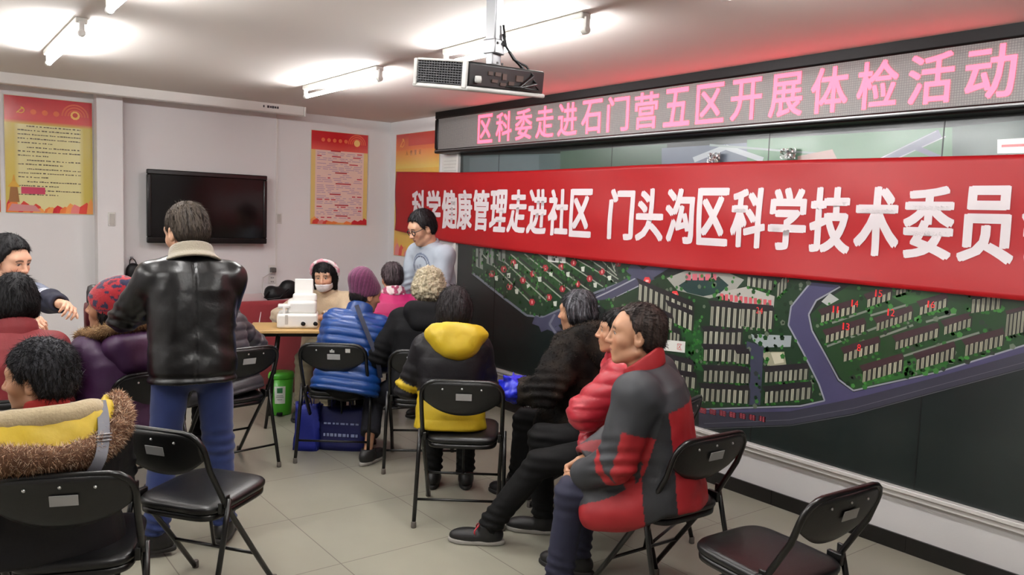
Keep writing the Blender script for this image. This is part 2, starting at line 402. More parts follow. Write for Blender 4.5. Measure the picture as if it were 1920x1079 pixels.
# ledge that carries the lower edge of the map board
struct('trim_1', MB().box2((-0.05, -9.2, 0.315), (0.0, -1.33, 0.338)).box2((-0.035, -9.2, 0.285), (0.0, -1.33, 0.315)), TRIMW, bevel=0.004)
struct('trim_2', MB().box2((-1.222, -0.006, 0.085), (-1.204, 0.0, H_CEIL)), TRIMW)
struct('trim_3', MB().box2((-0.04, -1.355, 0.285), (0.0, -1.33, 2.2)), TRIMW)
MAP_POLYS = [((70,84,84),[(-1397,2178),(-2750,2143),(-2763,1930),(-1409,1947)]),((84,96,98),[(-1501,2155),(-2489,2141),(-2499,1976),(-1510,1994)]),((58,78,66),[(-2749,2159),(-3837,2163),(-3851,1952),(-2761,1971)]),((86,94,108),[(-3791,2137),(-4473,2138),(-4486,1972),(-3802,1988)]),((74,110,82),[(-4472,2157),(-5670,2154),(-5685,1970),(-4485,1988)]),((150,156,160),[(-4080,2034),(-4326,2104),(-4309,2135),(-4061,2066)]),((150,156,160),[(-4312,2105),(-4589,2018),(-4599,2047),(-4323,2135)]),((120,132,128),[(-4192,2132),(-5037,2041),(-5037,2052),(-4193,2145)]),((96,100,116),[(-5323,1975),(-5613,2108),(-5592,2147),(-5300,2015)]),((150,152,160),[(-5284,2001),(-5585,2137),(-5582,2141),(-5281,2006)]),((150,152,160),[(-5356,1991),(-5630,2108),(-5628,2113),(-5353,1996)]),((96,100,116),[(-5481,2054),(-5629,1986),(-5637,2009),(-5490,2078)]),((150,120,112),[(-4824,2046),(-5035,2075),(-5071,2016),(-4825,2025)]),((62,78,72),[(-5658,2155),(-5970,2165),(-5989,1938),(-5675,1945)]),((37,60,42),[(-1589,1347),(-3618,1442),(-3596,1255),(-3208,1116),(-2635,864),(-2416,846),(-1976,992),(-1601,1128)]),((46,76,46),[(-2184,1326),(-3219,1389),(-2879,1113),(-2387,979)]),((146,150,138),[(-1752,1296),(-2489,930),(-2500,938),(-1764,1304)]),((46,48,46),[(-1820,1298),(-2519,943),(-2537,958),(-1842,1312)]),((146,150,138),[(-1959,1311),(-2663,979),(-2672,987),(-1970,1319)]),((46,48,46),[(-2024,1310),(-2691,992),(-2708,1006),(-2044,1324)]),((146,150,138),[(-2157,1325),(-2829,1026),(-2838,1034),(-2167,1333)]),((46,48,46),[(-2219,1321),(-2856,1038),(-2872,1053),(-2238,1336)]),((146,150,138),[(-2346,1339),(-2988,1071),(-2996,1079),(-2355,1347)]),((46,48,46),[(-2406,1333),(-3015,1083),(-3028,1097),(-2422,1347)]),((146,150,138),[(-2526,1352),(-3141,1114),(-3148,1122),(-2535,1360)]),((46,48,46),[(-2584,1343),(-3166,1126),(-3179,1140),(-2599,1358)]),((146,150,138),[(-2699,1364),(-3287,1156),(-3294,1163),(-2706,1372)]),((46,48,46),[(-2755,1354),(-3312,1167),(-3323,1181),(-2768,1368)]),((146,150,138),[(-2865,1376),(-3428,1195),(-3434,1203),(-2871,1384)]),((46,48,46),[(-2919,1363),(-3452,1206),(-3461,1220),(-2930,1378)]),((146,150,138),[(-3023,1387),(-3442,1224),(-3448,1231),(-3030,1395)]),((46,48,46),[(-3074,1373),(-3460,1234),(-3471,1247),(-3086,1387)]),((146,150,138),[(-3174,1399),(-3423,1249),(-3431,1256),(-3182,1405)]),((46,48,46),[(-3223,1383),(-3441,1260),(-3455,1272),(-3238,1395)]),((146,150,138),[(-3318,1411),(-3404,1276),(-3415,1280),(-3329,1414)]),((46,48,46),[(-3364,1395),(-3420,1288),(-3440,1294),(-3384,1401)]),((146,150,138),[(-3459,1424),(-3386,1305),(-3397,1302),(-3469,1421)]),((46,48,46),[(-3504,1411),(-3404,1321),(-3420,1312),(-3521,1402)]),((112,116,128),[(-1591,1120),(-1966,983),(-1985,1000),(-1611,1136)]),((112,116,128),[(-1967,983),(-2401,833),(-2417,849),(-1985,1000)]),((112,116,128),[(-2408,832),(-2635,847),(-2636,864),(-2410,849)]),((112,116,128),[(-2642,848),(-3220,1102),(-3209,1116),(-2629,862)]),((112,116,128),[(-3219,1102),(-3610,1245),(-3602,1259),(-3210,1116)]),((112,116,128),[(-3616,1250),(-3642,1312),(-3623,1316),(-3596,1254)]),((118,124,118),[(-1648,1351),(-1755,1356),(-1766,1169),(-1657,1190)]),((56,62,60),[(-1681,1352),(-1706,1354),(-1716,1180),(-1690,1192)]),((118,124,118),[(-1811,1360),(-1915,1365),(-1924,1209),(-1819,1229)]),((56,62,60),[(-1844,1361),(-1867,1363),(-1876,1219),(-1851,1232)]),((118,124,118),[(-1985,1369),(-2084,1374),(-2092,1248),(-1991,1269)]),((56,62,60),[(-2016,1371),(-2039,1372),(-2045,1259),(-2022,1271)]),((158,48,56),[(-2159,1257),(-2179,1286),(-2224,1288),(-2247,1263),(-2227,1235),(-2183,1232)]),((226,150,150),[(-2195,1273),(-2213,1274),(-2215,1248),(-2197,1246)]),((158,48,56),[(-2026,1193),(-2047,1222),(-2093,1226),(-2117,1200),(-2096,1171),(-2051,1168)]),((226,150,150),[(-2063,1210),(-2082,1211),(-2084,1184),(-2065,1183)]),((158,48,56),[(-2585,1244),(-2603,1271),(-2643,1273),(-2664,1250),(-2646,1223),(-2606,1220)]),((226,150,150),[(-2617,1259),(-2634,1260),(-2635,1235),(-2619,1234)]),((158,48,56),[(-2430,1185),(-2450,1212),(-2491,1215),(-2513,1191),(-2494,1164),(-2453,1160)]),((226,150,150),[(-2464,1200),(-2482,1202),(-2483,1176),(-2466,1174)]),((158,48,56),[(-2780,1271),(-2797,1297),(-2835,1299),(-2856,1276),(-2838,1250),(-2801,1247)]),((226,150,150),[(-2811,1285),(-2827,1286),(-2828,1262),(-2812,1261)]),((158,48,56),[(-2922,1310),(-2939,1335),(-2975,1337),(-2995,1315),(-2978,1289),(-2942,1286)]),((226,150,150),[(-2952,1324),(-2967,1325),(-2968,1301),(-2953,1299)]),((158,48,56),[(-3238,1265),(-3254,1289),(-3287,1292),(-3306,1270),(-3290,1245),(-3257,1243)]),((226,150,150),[(-3266,1278),(-3280,1280),(-3281,1256),(-3267,1255)]),((158,48,56),[(-3110,1203),(-3126,1228),(-3160,1231),(-3179,1209),(-3163,1183),(-3129,1180)]),((226,150,150),[(-3138,1217),(-3152,1218),(-3154,1195),(-3139,1193)]),((158,48,56),[(-2975,1151),(-2992,1176),(-3028,1180),(-3047,1157),(-3031,1131),(-2995,1128)]),((226,150,150),[(-3005,1165),(-3020,1167),(-3021,1143),(-3006,1141)]),((158,48,56),[(-2804,1098),(-2821,1124),(-2859,1128),(-2879,1105),(-2862,1078),(-2824,1075)]),((226,150,150),[(-2834,1113),(-2850,1115),(-2852,1090),(-2836,1088)]),((158,48,56),[(-2646,1015),(-2664,1042),(-2703,1046),(-2724,1023),(-2706,995),(-2667,991)]),((226,150,150),[(-2678,1031),(-2694,1032),(-2696,1007),(-2680,1005)]),((158,48,56),[(-2431,953),(-2450,981),(-2491,986),(-2514,962),(-2495,934),(-2453,929)]),((226,150,150),[(-2465,970),(-2482,972),(-2483,946),(-2466,944)]),((158,48,56),[(-2299,1121),(-2319,1149),(-2362,1153),(-2385,1128),(-2365,1100),(-2322,1096)]),((226,150,150),[(-2334,1137),(-2352,1139),(-2354,1112),(-2336,1111)]),((158,48,56),[(-2118,1051),(-2139,1080),(-2184,1084),(-2208,1059),(-2187,1030),(-2143,1026)]),((226,150,150),[(-2155,1068),(-2174,1070),(-2175,1043),(-2157,1041)]),((158,48,56),[(-1856,1139),(-1879,1168),(-1926,1172),(-1951,1146),(-1929,1117),(-1882,1113)]),((226,150,150),[(-1895,1156),(-1915,1157),(-1917,1130),(-1897,1128)]),((158,48,56),[(-3405,1339),(-3420,1363),(-3452,1365),(-3469,1343),(-3455,1319),(-3423,1317)]),((226,150,150),[(-3431,1352),(-3445,1353),(-3446,1330),(-3433,1329)]),((196,200,188),[(-2119,1164),(-2171,1173),(-2166,1127),(-2129,1129)]),((196,200,188),[(-2219,1248),(-2269,1256),(-2265,1211),(-2228,1213)]),((196,200,188),[(-2394,1094),(-2442,1103),(-2438,1059),(-2403,1060)]),((196,200,188),[(-2535,1167),(-2582,1175),(-2578,1132),(-2544,1133)]),((196,200,188),[(-2673,1217),(-2718,1224),(-2714,1182),(-2682,1183)]),((196,200,188),[(-2877,1232),(-2920,1240),(-2917,1199),(-2885,1200)]),((196,200,188),[(-3187,1178),(-3227,1185),(-3224,1145),(-3195,1147)]),((196,200,188),[(-3335,1241),(-3373,1248),(-3370,1209),(-3343,1211)]),((196,200,188),[(-2739,991),(-2784,1000),(-2780,957),(-2748,958)]),((196,200,188),[(-3045,1286),(-3086,1293),(-3083,1253),(-3053,1254)]),((196,200,188),[(-1944,1127),(-1999,1136),(-1993,1090),(-1954,1091)]),((196,200,188),[(-2238,1040),(-2289,1049),(-2284,1004),(-2248,1005)]),((214,214,208),[(-2651,1350),(-2863,1351),(-2867,1302),(-2654,1300)]),((120,126,120),[(-2698,1336),(-2744,1335),(-2745,1310),(-2700,1311)]),((120,126,120),[(-2782,1333),(-2820,1336),(-2822,1311),(-2784,1313)]),((70,71,92),[(-2606,730),(-2923,857),(-2861,942),(-2540,818)]),((70,71,92),[(-2926,858),(-3327,1035),(-3265,1114),(-2858,941)]),((70,71,92),[(-3330,1036),(-3712,1226),(-3650,1299),(-3262,1112)]),((70,71,92),[(-3716,1228),(-3969,1374),(-3904,1441),(-3647,1297)]),((150,152,160),[(-2984,963),(-3352,1122),(-3345,1130),(-2977,972)]),((150,152,160),[(-3352,1122),(-3688,1277),(-3682,1285),(-3345,1130)]),((150,152,160),[(-3048,914),(-3409,1081),(-3403,1089),(-3041,922)]),((150,152,160),[(-3409,1081),(-3736,1233),(-3730,1241),(-3403,1089)]),((66,67,88),[(-3516,1291),(-3778,1166),(-3840,1234),(-3583,1361)]),((70,71,92),[(-2484,782),(-2756,754),(-2788,821),(-2519,852)]),((70,71,92),[(-2733,761),(-2867,675),(-2942,728),(-2810,814)]),((110,112,125),[(-2754,895),(-2693,811),(-2717,806),(-2777,890)]),((110,112,125),[(-2694,802),(-2777,737),(-2798,750),(-2716,815)]),((33,54,36),[(-3184,1042),(-3406,1085),(-3828,1274),(-4123,1326),(-4825,1357),(-4962,1338),(-4848,1190),(-4839,1081),(-4943,942),(-5055,779),(-5098,691),(-4777,582),(-4229,463),(-4135,532),(-3941,674),(-3682,891)]),((38,80,42),[(-4036,975),(-4188,1029),(-4297,702),(-4123,706)]),((150,150,142),[(-3899,1273),(-4056,1335),(-4332,1366),(-4515,1315),(-4443,1233),(-4263,1175),(-3997,1200)]),((36,58,56),[(-4004,1233),(-4082,1281),(-4211,1309),(-4345,1307),(-4404,1272),(-4343,1217),(-4211,1183),(-4079,1194)]),((196,100,112),[(-4061,1315),(-4101,1318),(-4104,1276),(-4064,1273)]),((196,100,112),[(-4114,1319),(-4154,1322),(-4157,1281),(-4117,1278)]),((196,100,112),[(-4167,1323),(-4205,1326),(-4208,1285),(-4169,1282)]),((196,100,112),[(-4218,1327),(-4256,1330),(-4259,1290),(-4221,1286)]),((196,100,112),[(-4268,1331),(-4306,1334),(-4308,1294),(-4271,1291)]),((170,168,160),[(-4343,1223),(-4538,1275),(-4735,1237),(-4733,1167),(-4509,1135)]),((196,88,96),[(-4343,1213),(-4368,1216),(-4371,1176),(-4346,1174)]),((196,88,96),[(-4380,1213),(-4404,1216),(-4407,1176),(-4383,1174)]),((196,88,96),[(-4416,1213),(-4440,1215),(-4443,1176),(-4419,1173)]),((196,88,96),[(-4452,1213),(-4476,1215),(-4479,1176),(-4455,1173)]),((196,88,96),[(-4488,1212),(-4511,1215),(-4514,1176),(-4491,1173)]),((196,88,96),[(-4523,1212),(-4546,1214),(-4549,1176),(-4526,1173)]),((196,88,96),[(-4558,1212),(-4581,1214),(-4583,1176),(-4561,1173)]),((196,88,96),[(-4592,1211),(-4615,1214),(-4617,1175),(-4595,1173)]),((196,88,96),[(-4626,1211),(-4648,1213),(-4651,1175),(-4629,1173)]),((196,88,96),[(-4660,1211),(-4682,1213),(-4684,1175),(-4662,1173)]),((196,88,96),[(-4693,1210),(-4715,1213),(-4717,1175),(-4696,1173)]),((206,58,60),[(-3688,1237),(-3701,1264),(-3741,1267),(-3757,1243),(-3744,1216),(-3705,1213)]),((240,170,170),[(-3708,1246),(-3737,1248),(-3738,1234),(-3709,1231)]),((206,58,60),[(-3944,1167),(-3956,1193),(-3993,1196),(-4008,1173),(-3996,1147),(-3960,1143)]),((240,170,170),[(-3962,1176),(-3990,1178),(-3991,1164),(-3963,1161)]),((206,58,60),[(-4777,1344),(-4785,1366),(-4813,1368),(-4825,1348),(-4817,1325),(-4789,1323)]),((240,170,170),[(-4790,1351),(-4811,1353),(-4812,1340),(-4791,1339)]),((150,158,160),[(-4589,993),(-4864,1022),(-4862,957),(-4677,925),(-4608,953)]),((148,146,124),[(-4665,897),(-4823,922),(-4842,851),(-4722,817)]),((190,186,164),[(-4734,902),(-4809,914),(-4827,861),(-4765,840)]),((60,62,80),[(-4562,946),(-4684,933),(-4685,578),(-4583,557)]),((70,68,98),[(-4962,1338),(-4848,1190),(-4839,1081),(-4943,942),(-5055,779),(-5098,691),(-4950,620),(-4230,446),(-4238,332),(-4890,506),(-5270,657),(-5650,844),(-6064,1046),(-6055,1148),(-5693,954),(-5334,803),(-5261,771),(-5165,814),(-5075,948),(-4983,1069),(-4956,1157),(-5003,1246),(-5140,1339)]),((56,56,68),[(-4231,426),(-4884,583),(-5264,737),(-5645,913),(-6058,1114),(-6064,1046),(-5650,844),(-5270,657),(-4890,506),(-4238,332)]),((140,142,152),[(-4958,1341),(-4844,1192),(-4852,1187),(-4966,1336)]),((140,142,152),[(-4843,1190),(-4834,1081),(-4844,1081),(-4853,1190)]),((140,142,152),[(-4834,1078),(-4938,939),(-4947,944),(-4843,1083)]),((140,142,152),[(-4938,939),(-5051,776),(-5059,781),(-4947,944)]),((140,142,152),[(-5051,776),(-5094,688),(-5102,693),(-5060,781)]),((140,142,152),[(-5097,695),(-4948,633),(-4951,624),(-5099,687)]),((140,142,152),[(-4949,633),(-4229,458),(-4230,448),(-4950,624)]),((80,82,86),[(-4239,323),(-4890,498),(-4890,502),(-4238,328)]),((80,82,86),[(-4891,498),(-5271,649),(-5270,653),(-4890,502)]),((80,82,86),[(-5271,649),(-5652,837),(-5650,841),(-5270,653)]),((80,82,86),[(-5652,837),(-6065,1039),(-6064,1043),(-5650,841)]),((90,92,100),[(-4279,368),(-4888,532),(-4887,536),(-4278,372)]),((90,92,100),[(-4888,532),(-5268,684),(-5268,687),(-4887,536)]),((90,92,100),[(-5269,684),(-5649,869),(-5648,872),(-5267,687)]),((90,92,100),[(-5649,869),(-6062,1069),(-6061,1071),(-5648,872)]),((34,62,36),[(-5052,1240),(-5215,1361),(-5448,1354),(-6037,1360),(-6055,1148),(-5693,959),(-5333,812),(-5255,779),(-5179,838),(-5083,964),(-4995,1086),(-4976,1159)]),((140,142,150),[(-5138,1334),(-5000,1244),(-5006,1237),(-5143,1327)]),((140,142,150),[(-4999,1242),(-4958,1159),(-4968,1156),(-5008,1239)]),((140,142,150),[(-4958,1156),(-4985,1069),(-4995,1072),(-4968,1159)]),((140,142,150),[(-4986,1067),(-5077,946),(-5085,951),(-4994,1073)]),((140,142,150),[(-5077,946),(-5167,822),(-5174,827),(-5085,951)]),((140,142,150),[(-5168,820),(-5258,776),(-5263,784),(-5173,828)]),((140,142,150),[(-5262,776),(-5337,808),(-5335,816),(-5259,784)]),((140,142,150),[(-5337,808),(-5694,956),(-5692,963),(-5335,816)]),((140,142,150),[(-5694,956),(-6057,1144),(-6054,1151),(-5691,963)]),((168,170,166),[(-5036,1238),(-5083,1290),(-5139,1261),(-5076,1219)]),((116,122,112),[(-5090,989),(-5382,1141),(-5377,1151),(-5085,999)]),((116,122,112),[(-5111,1123),(-5318,1218),(-5313,1228),(-5106,1133)]),((116,122,112),[(-5386,1085),(-5552,1169),(-5547,1179),(-5382,1095)]),((116,122,112),[(-5516,1005),(-5864,1175),(-5860,1184),(-5512,1015)]),((116,122,112),[(-5325,1190),(-5511,1267),(-5507,1277),(-5321,1200)]),((116,122,112),[(-5613,1193),(-5751,1253),(-5747,1262),(-5609,1203)]),((46,90,44),[(-5423,1307),(-5659,1374),(-5675,1333),(-5509,1272)]),((46,92,44),[(-5254,860),(-5709,1076),(-5729,987),(-5332,820)]),((222,222,216),[(-3891,858),(-4089,873),(-4089,799),(-3896,786)]),((226,226,222),[(-5866,2083),(-6009,2084),(-6015,2015),(-5871,2019)])]
MAP_FRONT = 177
MAP_ROWS = [((-5040,1120),(-5244,1202),46,7,26,(60,42,46),(176,174,150)),((-5077,1010),(-5304,1109),45,8,26,(60,42,46),(176,174,150)),((-5360,1117),(-5545,1205),43,8,24,(60,42,46),(176,174,150)),((-5190,924),(-5388,1017),50,7,26,(60,42,46),(176,174,150)),((-5467,1034),(-5680,1133),47,9,24,(60,42,46),(176,174,150)),((-5701,1145),(-5826,1204),45,6,23,(60,42,46),(176,174,150)),((-5305,832),(-5518,936),63,8,25,(60,42,46),(176,174,150)),((-5580,946),(-5763,1039),60,8,23,(60,42,46),(176,174,150)),((-5805,1055),(-5972,1135),57,8,23,(60,42,46),(176,174,150)),((-5299,1234),(-5431,1293),44,5,25,(60,42,46),(176,174,150)),((-5449,1314),(-5505,1339),28,3,24,(60,42,46),(176,174,150)),((-5576,1227),(-5707,1285),46,6,23,(60,42,46),(176,174,150)),((-5972,1175),(-6050,1208),112,5,8,(60,42,46),(176,174,150)),((-5817,1266),(-5946,1303),70,6,10,(60,42,46),(176,174,150)),((-4233,881),(-4533,916),86,7,26,(40,36,40),(170,170,152)),((-4241,772),(-4564,816),80,7,27,(40,36,40),(170,170,152)),((-4251,638),(-4581,688),80,8,26,(40,36,40),(170,170,152)),((-4234,510),(-4610,569),87,9,27,(40,36,40),(170,170,152)),((-4495,798),(-4595,811),65,3,26,(40,36,40),(170,170,152)),((-4704,718),(-4991,791),68,9,25,(40,36,40),(170,170,152)),((-4504,680),(-4604,695),65,3,26,(40,36,40),(170,170,152)),((-4713,594),(-5019,686),74,9,24,(40,36,40),(170,170,152)),((-3647,1103),(-4147,990),121,10,29,(40,36,40),(170,170,152)),((-3952,856),(-4046,835),78,3,29,(40,36,40),(170,170,152)),((-4275,1006),(-4707,1025),130,10,26,(40,36,40),(170,170,152)),((-4509,1031),(-4742,1043),114,6,25,(40,36,40),(170,170,152)),((-3894,666),(-4171,658),78,5,28,(40,36,40),(170,170,152)),((-4005,570),(-4203,580),77,4,28,(40,36,40),(170,170,152)),((-4537,1281),(-4725,1270),63,5,25,(40,36,40),(170,170,152)),((-4750,1226),(-4816,1294),93,3,25,(40,36,40),(170,170,152)),((-3919,996),(-4150,948),106,5,29,(40,36,40),(170,170,152)),((-3801,966),(-3980,925),86,4,29,(40,36,40),(170,170,152))]
MAP_LABELS = [('六',(-3931,821),39,(90,40,40)),('区',(-4042,831),39,(200,60,60)),('11',(-5124,1204),38,(232,52,52)),('14',(-5229,1249),37,(232,52,52)),('15',(-5356,1316),37,(232,52,52)),('12',(-5429,1224),36,(232,52,52)),('16',(-5627,1288),34,(232,52,52)),('13',(-5189,1119),38,(232,52,52)),('8',(-5274,1016),37,(232,52,52)),('24',(-4639,1142),38,(214,60,60)),('一',(-5936,2052),7,(190,40,50))]
MAP_PINK = [((-4237,469),(-4291,435)),((-4316,477),(-4368,444)),((-4392,485),(-4444,452)),((-4467,492),(-4518,460)),((-4541,500),(-4590,468)),((-4612,507),(-4660,475)),((-4682,514),(-4729,483))]
# ------------------------------------------------------------------ ceiling lights
PLASTIC_W = mat('white_plastic', (205, 203, 198), 0.4, var=0.04)
TUBE = mat('lit_fluorescent_tube', (240, 240, 240), 0.5, emit=(251, 251, 251), estr=TUBE_POWER)
METAL_W = mat('white_enamel', (200, 197, 190), 0.4, var=0.05)


def ceiling_light(x, y0, y1, label):
    root = empty('ceiling_light', (x, (y0 + y1) / 2, H_CEIL))
    h = (y1 - y0) / 2
    MB().box2((-0.028, -h + 0.02, -0.032), (0.028, h - 0.02, 0.0)).build('batten', METAL_W, root, bevel=0.006)
    for s in (-1, 1):
        b = MB().box((0, s * (h - 0.02), -0.045), (0.026, 0.022, 0.05)).lathe([(0.017, -0.02), (0.019, -0.012), (0.019, 0.012), (0.013, 0.02)], (0, s * (h - 0.028), -0.078), 14, 'y')
        b.build('end_socket', PLASTIC_W, root, bevel=0.003)
    t = MB().lathe([(0.006, -h + 0.03), (0.0128, -h + 0.034), (0.0128, h - 0.034), (0.006, h - 0.03)], (0, 0, -0.078), 16, 'y')
    t.build('tube', TUBE, root, smooth=True)
    tag(root, label, 'ceiling light', 'bare fluorescent tubes on the ceiling')


ceiling_light(-3.32, -2.90, -1.68, 'lit fluorescent tube on white batten above the long yellow and red wall poster')
ceiling_light(-3.31, -4.72, -3.49, 'lit fluorescent tube at top left of the photo, only its end in view')
ceiling_light(-1.62, -2.86, -1.63, 'lit fluorescent tube between projector and the back wall screen case')
ceiling_light(-1.60, -4.78, -3.57, 'lit fluorescent tube on white rail behind the hanging projector')
ceiling_light(-1.60, -6.72, -5.50, 'lit fluorescent tube near the near end of the red letter display, above the frame')
ceiling_light(-3.31, -6.62, -5.40, 'lit fluorescent tube overhead near the camera, above the frame')
ceiling_light(-4.95, -2.90, -1.68, 'lit fluorescent tube beyond the left edge of the photo, by the back wall')
ceiling_light(-4.95, -4.78, -3.56, 'lit fluorescent tube beyond the left edge of the photo, mid room')

# ------------------------------------------------------------------ projector screen case
cs = empty('projector_screen', (-2.55, -0.4, 2.535))
cw = mat('screen_case_white', (206, 203, 198), 0.45, var=0.03)
MB().box2((-1.45, -0.045, -0.045), (1.42, 0.045, 0.045)).build('case', cw, cs, bevel=0.008)
MB().box2((1.42, -0.048, -0.048), (1.438, 0.048, 0.048)).build('end_cap', PLASTIC_W, cs, bevel=0.005)
lg = MB()
for x, w_, hgt in ((1.045, 0.012, 0.02), (1.085, 0.02, 0.022), (1.108, 0.016, 0.018), (1.128, 0.018, 0.022), (1.15, 0.018, 0.018), (1.172, 0.016, 0.02)):
    lg.box((x, -0.0458, 0.002), (w_, 0.001, hgt))
lg.build('maker_mark', mat('dark_print', (45, 44, 50), 0.5), cs)
for x in (-1.2, 0.2, 1.2):
    MB().box((x, 0, 0.0475), (0.03, 0.05, 0.009)).build('hanger', mat('dark_steel', (40, 38, 36), 0.5), cs)
tag(cs, 'long white roller screen case hung under the ceiling along the back wall', 'projector screen')

# ------------------------------------------------------------------ television
tv = empty('television', (-1.872, -0.1, 1.622))
TVB = mat('tv_black_plastic', (6, 6, 7), 0.25, var=0.1)
m = MB()
for a, b in (((-0.525, -0.02, 0.275), (0.525, 0.02, 0.318)), ((-0.525, -0.02, -0.318), (0.525, 0.02, -0.265)), ((-0.525, -0.02, -0.265), (-0.49, 0.02, 0.275)), ((0.49, -0.02, -0.265), (0.525, 0.02, 0.275))):
    m.box2(a, b)
m.build('bezel', TVB, tv, bevel=0.008)
MB().box2((-0.49, -0.008, -0.265), (0.49, 0.018, 0.275)).build('screen', mat('tv_screen_glass', (9, 8, 9), 0.12, var=0.05), tv)
MB().box2((-0.46, 0.02, -0.27), (0.46, 0.06, 0.27)).build('back_cover', TVB, tv, bevel=0.02)
MB().box2((-0.2, 0.06, -0.15), (0.2, 0.1, 0.15)).build('wall_mount', mat('dark_steel'), tv)
tag(tv, 'wide black flat television mounted on the white back wall', 'television')

# ------------------------------------------------------------------ posters
PRINT = mat('glossy_poster_print', (255, 255, 255), 0.22, var=0.03, scale=14, attr=True, coat=0.3)


class Print:
    """Flat coloured shapes of a printed sheet, in the sheet's own u (right) and v (up) metres."""

    def __init__(self):
        self.V, self.F, self.C, self.lay = [], [], [], 0

    def poly(self, rgb, pts, lay=1, rgbs=None):
        k = len(self.V)
        for i, p in enumerate(pts):
            self.V.append((p[0], p[1], lay * 0.0002))
            self.C.append(lin(rgbs[i] if rgbs else rgb))
        self.F.append(tuple(range(k, k + len(pts))))

    def rect(self, rgb, x0, y0, x1, y1, lay=1, top=None):
        self.poly(rgb, [(x0, y0), (x1, y0), (x1, y1), (x0, y1)], lay, [rgb, rgb, top, top] if top else None)

    def disc(self, rgb, x, y, r, lay=1, n=16, a0=0.0, a1=2 * PI, r2=0.0, sy=1.0):
        if r2:
            for i in range(n):
                a, b = a0 + (a1 - a0) * i / n, a0 + (a1 - a0) * (i + 1) / n
                self.poly(rgb, [(x + r2 * math.cos(a), y + sy * r2 * math.sin(a)), (x + r * math.cos(a), y + sy * r * math.sin(a)), (x + r * math.cos(b), y + sy * r * math.sin(b)), (x + r2 * math.cos(b), y + sy * r2 * math.sin(b))], lay)
        else:
            self.poly(rgb, [(x + r * math.cos(a0 + (a1 - a0) * i / n), y + sy * r * math.sin(a0 + (a1 - a0) * i / n)) for i in range(n)], lay)

    def text(self, rgb, s, x, y, h, lay=2, pitch=None, wide=1.0):
        """Glyphs h tall, centred on x, y (x is the centre of the run)."""
        pitch = pitch or h * 1.1
        for i, ch in enumerate(s):
            if ch == ' ':
                continue
            V, F = fit_glyph(ch)
            k = len(self.V)
            cx = x + (i - (len(s) - 1) / 2) * pitch
            hh = h * (0.12 if ch == '一' else 1.0)
            wide_ = wide * (0.42 if ch == '1' else 1.0)
            for v in V:
                self.V.append((cx + (v[0] - 0.5) * h * wide_, y + (v[1] - 0.5) * hh, lay * 0.0002))
                self.C.append(lin(rgb))
            self.F += [tuple(q + k for q in f) for f in F]

    def build(self, name, origin, U, W, N, material, parent=None, base=(0, 0, 0)):
        o_, U, W, N = (np.array(q, float) for q in (origin, U, W, N))
        A = np.array(self.V)
        P = o_ + A[:, :1] * U + A[:, 1:2] * W + A[:, 2:] * N - np.array(base)
        return link_mesh(name, P, self.F, material, parent, smooth=False, cols=np.array(self.C))


def emblem(P, x, y, s, lay=3, col=(226, 170, 70)):
    P.disc(col, x + 0.1 * s, y, 0.55 * s, lay, 12, -2.4, 1.2, 0.42 * s)
    P.poly(col, [(x - 0.5 * s, y - 0.45 * s), (x - 0.4 * s, y - 0.55 * s), (x + 0.35 * s, y + 0.25 * s), (x + 0.25 * s, y + 0.35 * s)], lay)
    P.poly(col, [(x + 0.08 * s, y + 0.4 * s), (x + 0.42 * s, y + 0.08 * s), (x + 0.5 * s, y + 0.2 * s), (x + 0.2 * s, y + 0.52 * s)], lay)


